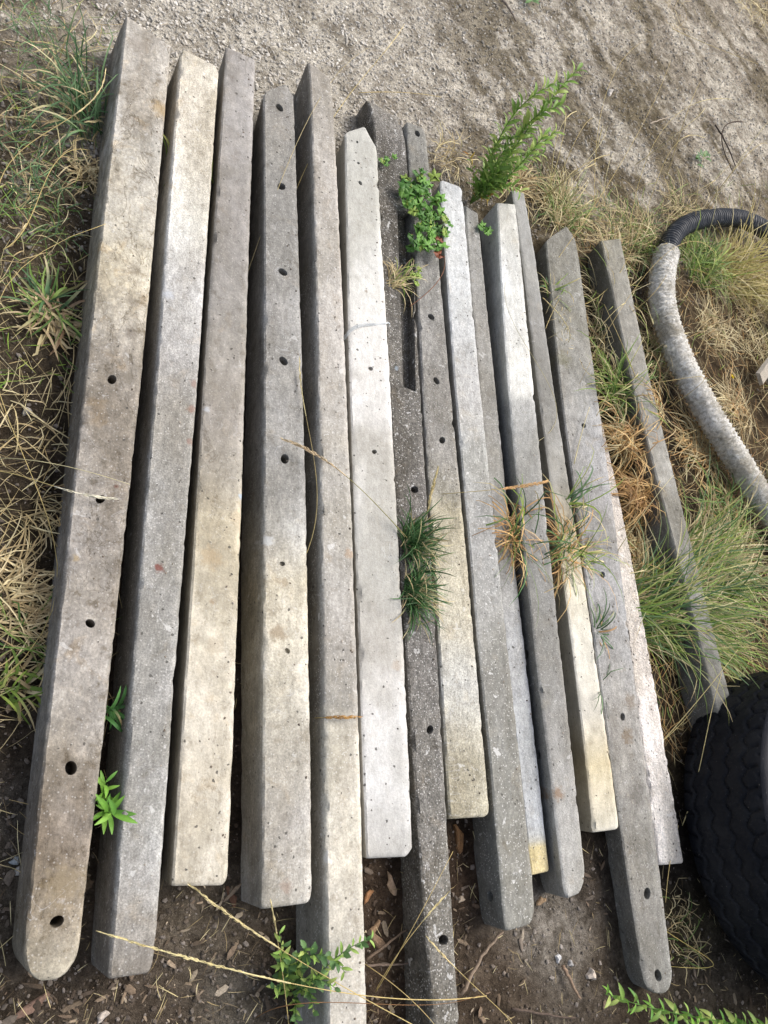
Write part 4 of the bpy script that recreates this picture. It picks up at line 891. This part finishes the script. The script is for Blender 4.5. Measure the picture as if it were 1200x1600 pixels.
def put_leaf(me, parent, q, d, L, roll=0., up=(0, 0, 1)):
    y = Vector(d).normalized(); x = y.cross(Vector(up))
    if x.length < .05: x = Vector((1, 0, 0))
    x.normalize(); z = x.cross(y)
    M = Matrix((x, y, z)).transposed()@Matrix.Rotation(roll, 3, 'Y')
    o = bpy.data.objects.new('leaf', me); COL.objects.link(o); o.parent = parent
    o.matrix_local = Matrix.Translation(Vector(q)-parent.location)@(M*L).to_4x4()
    return o
LG = [leaf_mesh('leaf', 'broad', hexs(c)) for c in ('86a850', '98b45e', '749444', 'a8b866')]
LB = [leaf_mesh('leaf', 'lance', hexs(c)) for c in ('6fa03c', '82b048', '5c8e38')]
LO = [leaf_mesh('leaf', 'oval', hexs(c)) for c in ('5a7d4a', '6c8f58', '4a6e40')]
LL = [leaf_mesh('leaf', 'lobed', hexs(c)) for c in ('5a8a38', '74a548', '4c7c34', '98b052')]
LR = [leaf_mesh('leaf', 'lobed', hexs(c)) for c in ('a0623a', '8a4a34')]
LY = [leaf_mesh('leaf', 'lance', hexs(c)) for c in ('c2a040', 'b07a3a')]
def sprig(t, pts, r, leaves, n, Ll, col, start=.1, spread=.9, taper=.6):
    c = curve(pts, 14); g = Geo(); g.tube(c, r, hexs(col), 6, r*.4)
    o = g.obj('stem', M_LEAF, loc=np.array(t.location)); o.parent = t; o.location = (0, 0, 0)
    for i in range(n):
        u = start+(1-start)*(i+.5)/n; f = u*13; k = min(int(f), 12); q = c[k]+(c[k+1]-c[k])*(f-k)
        d = c[k+1]-c[k]; d = d/np.linalg.norm(d)
        a = i*2.4; e1 = np.cross(d, (.1, .2, 1)); e1 /= np.linalg.norm(e1); e2 = np.cross(d, e1)
        o_ = e1*math.cos(a)+e2*math.sin(a); dd = d*(1-spread*.6)+o_*spread+np.array((0, 0, .15))
        put_leaf(leaves[rng.integers(0, len(leaves))], t, q, dd, Ll*rng.uniform(.7, 1.15)*(1-taper*u*.5), rng.uniform(-.5, .5))
# big weed behind the white topped post
t = thing('leafy_weed', gpt(735, 318), 'tall bright green leafy weed leaning up and right over the bare dirt', 'weed')
b = (735, 318, .01)
sprig(t, [b, (775, 270, .13), (830, 195, .27), (903, 108, .42)], .0022, LG, 62, .048, '7a9a50', .10, .8)
sprig(t, [b, (770, 240, .14), (815, 165, .3), (870, 130, .38)], .002, LG, 56, .05, '7a9a50', .15, .8)
sprig(t, [b, (790, 250, .15), (840, 180, .3), (880, 165, .35)], .002, LG, 56, .05, '7a9a50', .15, .8)
sprig(t, [b, (790, 260, .12), (845, 225, .22), (868, 205, .28)], .0018, LG, 40, .042, '7a9a50', .15, .75)
sprig(t, [b, (770, 290, .1), (815, 255, .16), (850, 240, .2)], .0018, LG, 34, .042, '7a9a50', .15, .8)
sprig(t, [b, (760, 300, .07), (790, 290, .12), (815, 300, .14)], .0016, LG, 26, .042, '7a9a50', .15, .85)
sprig(t, [b, (755, 270, .1), (775, 225, .18)], .0016, LG, 34, .04, '7a9a50', .2, .8)
sprig(t, [b, (800, 270, .15), (850, 210, .28)], .0018, LG, 48, .045, '7a9a50', .15, .8)
sprig(t, [b, (765, 285, .08), (790, 262, .13)], .0016, LG, 34, .045, '7a9a50', .15, .9)
sprig(t, [b, (775, 255, .15), (800, 215, .22)], .0016, LG, 40, .042, '7a9a50', .15, .8)
sprig(t, [b, (750, 305, .05), (765, 312, .07)], .0014, LY, 9, .035, 'a08a4a', .2, .9)
sprig(t, [b, (740, 280, .06), (732, 240, .10)], .0014, LY+LG, 12, .03, '8a8a4a', .2, .8)
# small sprouts in the first gap
t = thing('weed_sprout', gpt(160, 1275), 'small bright green sprout with pointed leaves between the first two posts, low down', 'weed')
for (a, zz) in (((150, 1252), .03), ((183, 1278), .06), ((178, 1240), .06)):
    pass
sprig(t, [(160, 1275, .01), (165, 1268, .08), (180, 1275, .14)], .0016, LB, 11, .048, '7aa04a', .35, .95, .2)
sprig(t, [(158, 1255, .01), (160, 1240, .07), (166, 1220, .11)], .0014, LB, 9, .036, '7aa04a', .3, .95, .2)
sprig(t, [(158, 1265, .01), (166, 1266, .06), (160, 1262, .1)], .0014, LB, 6, .03, '7aa04a', .3, .95, .2)
# lobed clump over the dark post
t = thing('lobed_leaf_plant', gpt(660, 330), 'low plant with lobed green leaves and a few red ones hiding the eighth post', 'plant')
g = Geo()
lob = []
for i in range(78):
    f = rng.uniform(); x = 648+rng.normal(0, 1)*13+f*22; y = 268+f*130+rng.normal(0, 5)
    if 0.35 < f < .8: x += rng.uniform(-6, 30)
    x = min(max(x, 636), 698 if y > 290 else 680)
    lob.append((x, y, rng.uniform(.09, .125), LR if (x > 684 and y > 368) else LL))
for x, y, z, ls in lob:
    q = P(x, y, z); r0 = np.array(t.location)+np.array(((q[0]-t.location[0])*.6, (q[1]-t.location[1])*.8, .06))
    g.tube(np.array([r0, (r0+q)/2+(0, 0, .012), q]), .0008, hexs('8a6a48'), 4)
    a = rng.uniform(0, 6.283); put_leaf(ls[rng.integers(0, len(ls))], t, q, (math.cos(a), math.sin(a), rng.uniform(-.3, .4)), rng.uniform(.018, .034), rng.uniform(-.5, .5))
o = g.obj('stem', M_LEAF, loc=np.array(t.location)); o.parent = t; o.location = (0, 0, 0)
t = thing('lobed_leaf_plant', P(605, 250, .085), 'tiny green seedling on the dark post far end', 'plant')
for i in range(6): put_leaf(LL[i % 4], t, P(604+rng.normal(0, 4), 250+rng.normal(0, 4), .10), (math.cos(i), math.sin(i), .2), .016)
t = thing('lobed_leaf_plant', P(758, 358, .06), 'tiny round leaved seedling at the foot of the white topped post', 'plant')
for i in range(4): put_leaf(LL[i % 2], t, P(757+rng.normal(0, 3), 358+rng.normal(0, 3), .07), (math.cos(i*2), math.sin(i*2), .2), .022)
# trailing stem over the eighth post
g = Geo(); g.tube(curve([(694, 400, .10), (690, 430, .11), (668, 458, .10), (650, 470, .1), (640, 480, .09)]), .001, hexs('8a5a40'), 5)
tag(g.obj('runner_stem', M_LEAF, loc=P(668, 458, .1)), 'thin reddish runner looping over the eighth post', 'plant stem')
t = thing('weed_sprout', P(652, 425, .1), 'little yellow green leaves on the runner over the eighth post', 'weed')
for i in range(6): put_leaf(LL[3], t, P(650+rng.normal(0, 4), 427+rng.normal(0, 6), .11), (math.cos(i*2), math.sin(i*2), .2), .016)
# mugwort like weed at the bottom
t = thing('leafy_weed', gpt(455, 1545), 'bushy green weed with small toothed leaves over the bottom of the fifth post', 'weed')
b = (455, 1545, .01)
for e, n, L_ in (([(500, 1520, .12), (545, 1482, .16), (582, 1466, .17)], 44, .022), ([(470, 1500, .1), (500, 1492, .15), (540, 1520, .15)], 30, .026), ([(440, 1500, .1), (438, 1465, .14), (436, 1455, .14)], 22, .026), ([(470, 1500, .1), (478, 1480, .14)], 20, .026), ([(480, 1530, .1), (510, 1535, .14), (525, 1545, .14)], 24, .024), ([(440, 1540, .06), (425, 1545, .08)], 14, .024), ([(485, 1555, .08), (490, 1585, .1)], 16, .022), ([(462, 1580, .06), (460, 1610, .08)], 18, .022), ([(450, 1520, .08), (455, 1500, .1)], 18, .026)):
    sprig(t, [b]+e, .0012, LO+LG, n, L_, '5f7a48', .15, .85, .5)
# weed in the bottom right corner
for (pts, lab) in (([(1260, 1625, .03), (1150, 1600, .07), (1040, 1580, .09), (945, 1553, .10)], 'leafy green weed stem lying along the bottom right corner'), ([(1280, 1640, .02), (1180, 1610, .05), (1120, 1607, .07), (1035, 1600, .08)], 'second shorter leafy stem at the bottom right edge')):
    t = thing('leafy_weed', P(*pts[0]), lab, 'weed'); sprig(t, pts, .0018, LB+LG, 74, .04, '6f9a48', .02, .75, .35)
for (x, y, lab) in ((820, 5, 'small blue green weed at the top edge above the leafy weed'), (1090, 250, 'small green weed in the dust above the black pipe')):
    t = thing('weed_sprout', gpt(x, y), lab, 'weed')
    for i in range(14): put_leaf(LO[i % 3], t, gpt(x+rng.normal(0, 5), y+rng.normal(0, 7), .02), (math.cos(i), math.sin(i), .3), .028)

# ------------------------------------------------------------------ white string tied round the pale post
g = Geo()
o6 = [P(541, 524, .1075), P(556, 514, .1075), P(575, 507, .1078), P(608, 505, .1075)]
for k in range(4):
    off = np.array((0, (k-1.5)*.0016, 0)); c = curve([(540, 526, .1), (548, 516, .1085), (575, 507, .1085), (607, 504, .1085)], 14)
    c[:, 1] += np.linspace((k-1.5)*.0035, (k-1.5)*.0008, 14); g.tube(c, .0006, hexs('c4c8c8'), 4)
    p = c[0]; g.tube(np.array([p, p+(-.006, -.002, -.02), p+(-.008, -.003, -.06)]), .0006, hexs('c4c8c8'), 4)
    p = c[-1]; g.tube(np.array([p, p+(.006, 0, -.004), p+(.008, 0, -.05)]), .0006, hexs('c4c8c8'), 4)
tag(g.obj('string', simple('string_fibre', 400, .0005), loc=P(575, 507, .108)), 'thin white string wrapped over the pale sixth post', 'string')

# ------------------------------------------------------------------ drain pipe: black corrugated, its long part wrapped in dirty fibre
def sweep(name, path, rfun, mat, tintf, K=28, N=None, parent=None, loc=None):
    path = np.array(path, float); d = np.gradient(path, axis=0); d /= np.linalg.norm(d, axis=1)[:, None]
    a = np.cross(d, (0, 0, 1.)); a /= np.linalg.norm(a, axis=1)[:, None]; b = np.cross(a, d)
    V = []; T = []
    for i in range(len(path)):
        for k in range(K):
            th = 2*math.pi*k/K; r = rfun(i, th); V.append(path[i]+(a[i]*math.cos(th)+b[i]*math.sin(th))*r); T.append(tintf(i, th))
    F = [(i*K+k, i*K+(k+1) % K, (i+1)*K+(k+1) % K, (i+1)*K+k) for i in range(len(path)-1) for k in range(K)]
    F += [tuple(range(K))[::-1], tuple((len(path)-1)*K+k for k in range(K))]
    o = mesh_obj(name, V, F, mat, loc=loc, tint=np.array(T))
    if parent: o.parent = parent; o.location = (0, 0, 0)
    return o
def cat_rom(pts, step):
    q = np.array(pts, float); q = np.vstack((2*q[0]-q[1], q, 2*q[-1]-q[-2])); out = []
    for i in range(1, len(q)-2):
        m_ = max(2, int(np.linalg.norm(q[i+1]-q[i])/step))
        for j in range(m_):
            t_ = j/m_; out.append(.5*((2*q[i])+(-q[i-1]+q[i+1])*t_+(2*q[i-1]-5*q[i]+4*q[i+1]-q[i+2])*t_*t_+(-q[i-1]+3*q[i]-3*q[i+1]+q[i+2])*t_**3))
    return np.array(out)
PR = .034
t = thing('drain_pipe', gpt(1045, 480), 'curved drain pipe, black corrugated at the far end and wrapped in dirty white fibre', 'pipe')
loc = np.array(t.location)
pk = [P(1260, 400, .06), P(1178, 350, .06), P(1130, 340, .065), P(1080, 348, .065), P(1050, 372, .065), P(1038, 420, .062)]
path = cat_rom(pk, .0022)
m = NT('black_plastic'); c = m.attr(); n1 = m.noise(40, 4, .7)
c = m.mix(m.ramp(n1, .52, .68, 0, .5), c, (.22, .2, .18)); m.l(c, m.b.inputs['Base Color']); m.b.inputs['Roughness'].default_value = .42
sweep('corrugated_pipe', path, lambda i, th: PR-.004+.0035*math.tanh(2.2*math.sin(i*.0022*2*math.pi/.0125)), m.m, lambda i, th: np.array((.022, .025, .030)), 28, parent=t, loc=loc)
pk = [P(1042, 395, .064), P(1035, 430, .062), P(1036, 480, .06), P(1060, 555, .06), P(1098, 630, .06), P(1140, 700, .06), P(1178, 760, .058), P(1215, 815, .055), P(1300, 930, .055)]
path2 = cat_rom(pk, .004)
m = NT('fibre_wrap'); c = m.attr(); f1 = m.noise(60, 6, .8, None, 1.5); f2 = m.noise(210, 4, .8); f3 = m.noise(9, 4, .7)
c = m.mix(m.ramp(f1, .38, .6), m.mix(1., c, (.6, .57, .5), 'MULTIPLY'), m.mix(1., c, gray(1.25), 'MULTIPLY'))
c = m.mix(m.ramp(f3, .46, .62, 0, .75), c, m.mix(1., c, (.5, .46, .38), 'MULTIPLY'))
m.l(c, m.b.inputs['Base Color']); m.b.inputs['Roughness'].default_value = 1; m.l(m.bump(m.math('ADD', f1, f2), .008, 1.), m.b.inputs['Normal'])
def rw(i, th): return PR+.002+.004*float(vn(i*.5, th*4, 5))+.0026*math.sin(i*.004*2*math.pi/.016)+.004*float(vn(i*1.7, th*9, 8))
sweep('fibre_wrap', path2, rw, m.m, lambda i, th: hexs('f4f1ea')*(.85+.2*float(vn(i*.25, th*2, 15))), 36, parent=t, loc=loc)
g = Geo()
for i in range(1500):                                       # loose fibres standing off the wrap
    k = rng.integers(0, len(path2)-2); d = path2[k+1]-path2[k]; d /= np.linalg.norm(d); th = rng.uniform(-.6, 3.7)
    a = np.cross(d, (0, 0, 1.)); a /= np.linalg.norm(a); b_ = np.cross(a, d); nrm = a*math.cos(th)+b_*math.sin(th)
    q = path2[k]+nrm*(PR+.006); dr_ = rng.normal(size=3)*.7+nrm*.25; g.ribbon([q, q+dr_*.006, q+dr_*.012+nrm*.001], .0011, hexs('ddd7cc')*rng.uniform(.6, 1.1))
o = g.obj('fibre_fuzz', M_STRAW, loc=loc); o.parent = t; o.location = (0, 0, 0); o['kind'] = 'stuff'

# ------------------------------------------------------------------ tyre lying on its side
TR = .42; TH = .25
lp = P(1104, 1322, .09); tc = np.array((lp[0]+TR*.985, lp[1]+.015, 0.))
NA = 720; prof = []
for k in range(13): prof.append((TR-.018*(1-math.cos((k/12-.5)*1.9))*1.2, .012+(TH-.03)*k/12))
rows_t = []
K = 44
zz = np.linspace(.012, TH-.016, K)
ang = np.linspace(0, 2*np.pi, NA, endpoint=False)
A_, Zz = np.meshgrid(ang, zz)
crown = TR-.020*((Zz-TH/2)/(TH/2))**4
arc = A_*TR
pit = .052
zig = lambda z0: np.abs(Zz-(z0+.0085*(np.abs(((arc/pit) % 1)-.5)*4-1)))
gro = np.zeros_like(A_)
for z0 in (.05, .096, .146, .194): gro = np.maximum(gro, np.clip(1.5-zig(z0)/.0032, 0, 1))
sip = np.abs((((arc+.35*np.abs(Zz-TH/2)+(.026*(np.floor(Zz/.045) % 2)))/pit) % 1)-.5)*pit
shoulder = (Zz < .045) | (Zz > TH-.05)
gro = np.maximum(gro, np.where(shoulder, np.clip(1.5-sip/.0035, 0, 1), np.clip(1.1-sip/.0015, 0, 1)*.5))
Rr_ = crown-.006*gro
V = np.stack((Rr_*np.cos(A_), Rr_*np.sin(A_), Zz), -1).reshape(-1, 3)
idx = np.arange(K*NA).reshape(K, NA); nx2 = np.roll(idx, -1, 1)
F = np.stack((idx[:-1], nx2[:-1], nx2[1:], idx[1:]), -1).reshape(-1, 4)
m = NT('tyre_rubber'); c = m.attr(); n1 = m.noise(22, 5, .7); n2 = m.noise(240, 3, .7)
c = m.mix(m.ramp(n1, .5, .75, 0, .35), c, (.018, .019, .024)); c = m.mix(m.ramp(n2, .66, .74, 0, .6), c, (.2, .19, .17)); n3 = m.noise(6, 5, .7); c = m.mix(m.ramp(n3, .45, .7, 0, .16), c, (.10, .095, .09))
m.l(c, m.b.inputs['Base Color']); m.b.inputs['Roughness'].default_value = .55; m.b.inputs['Specular IOR Level'].default_value = .14
m.l(m.bump(m.math('ADD', n2, n1), .0015, .8), m.b.inputs['Normal'])
t = thing('tyre', tc, 'black worn truck tyre with zigzag tread lying flat at the right edge', 'tyre'); t.rotation_euler = (R_(-3), R_(4), .3)
def child(name, V, F, tint):
    o = mesh_obj(name, V, F, m.m, tint=np.tile(tint, (len(V), 1))); o.parent = t; return o
o = child('tread', V, F, np.array((.005, .006, .009)))
o.data.set_sharp_from_angle(angle=R_(50))
def lathe(pr, n=180):
    V = []; F = []
    for i in range(n):
        a = 2*math.pi*i/n
        for r, z in pr: V.append((r*math.cos(a), r*math.sin(a), z))
    k = len(pr)
    for i in range(n):
        j = (i+1) % n
        for q in range(k-1): F.append((i*k+q, j*k+q, j*k+q+1, i*k+q+1))
    return V, F
e = float(crown[-1, 0]); zt = TH-.016
side = [(e-.0005, zt-.001), (e-.006, zt+.006), (e-.014, zt+.009)]
for q in range(9):
    r = e-.018-.011*q; z = TH-.006+.010*math.sin(q/8*2.6); side += [(r, z), (r-.007, z+.0005), (r-.0078, z-.0012), (r-.0102, z-.0012)]
side += [(e-.13, TH-.008), (e-.15, TH-.02), (e-.165, TH-.035), (e-.172, TH-.05), (e-.165, TH-.06), (e-.12, TH-.05), (e-.06, TH-.045), (e-.03, TH-.07), (e-.02, TH/2)]
V, F = lathe(side); child('sidewall', V, F, np.array((.006, .007, .011)))
V, F = lathe([(r, TH-z) for r, z in side][::-1]); child('sidewall', V, F, np.array((.006, .007, .010)))

# ------------------------------------------------------------------ scraps at the right edge
def board(px, py, z, L, W, H, rot, col, label, name, cat, tilt=0., mat=None):
    p = gpt(px, py); g = Geo(); V = []; n = 8
    for i in range(n+1):
        u = i/n-.5; wv = .12*float(vn(i*1.3, px, 3)-.5)
        for (a, b) in ((-.5, 0), (-.42, .9), (.4, 1), (.5, .1)): V.append((u*L, (a+wv*(1 if i in (0, n) else .4))*W, b*H+.003*float(vn(i, py+a, 9))))
    F = [(i*4+j, i*4+(j+1) % 4, (i+1)*4+(j+1) % 4, (i+1)*4+j) for i in range(n) for j in range(4)]+[(0, 1, 2, 3), (n*4+3, n*4+2, n*4+1, n*4)]
    M = rz(rot)@rx(tilt); g.add(np.array(V)@M.T+p+(0, 0, z), F, hexs(col))
    return tag(g.obj(name, mat or M_WOOD, loc=p, smooth=False), label, cat)
board(1172, 588, .06, .16, .05, .015, .75, 'a39a8c', 'weathered grey split board end in the straw at the right edge', 'wood_scrap', 'wood scrap', .3)
board(1206, 575, .08, .12, .06, .012, 1.3, 'cfcbc4', 'white painted fragment at the right edge', 'broken_board', 'board', .2)
board(1205, 500, .08, .16, .07, .03, .9, '8b908f', 'grey block corner poking in at the right edge above the boards', 'grey_block', 'block', .0, M_STONE)
board(1195, 625, .05, .22, .03, .02, -.9, '9b8f80', 'grey bent root piece below the white fragment', 'root_piece', 'root', .2)
g = Geo(); q = P(1144, 588, .06)
for i in range(7): a = i*.9; g.ribbon([q, q+(math.cos(a)*.006, math.sin(a)*.006, .002), q+(math.cos(a)*.01, math.sin(a)*.01, 0)], .006, hexs('e0c020'))
g.tube(np.array([gpt(1144, 590), q]), .0007, hexs('6f8a42'), 4)
tag(g.obj('flower', M_LEAF, loc=gpt(1144, 590)), 'single tiny yellow flower in the dry grass right of the wrapped pipe', 'flower')
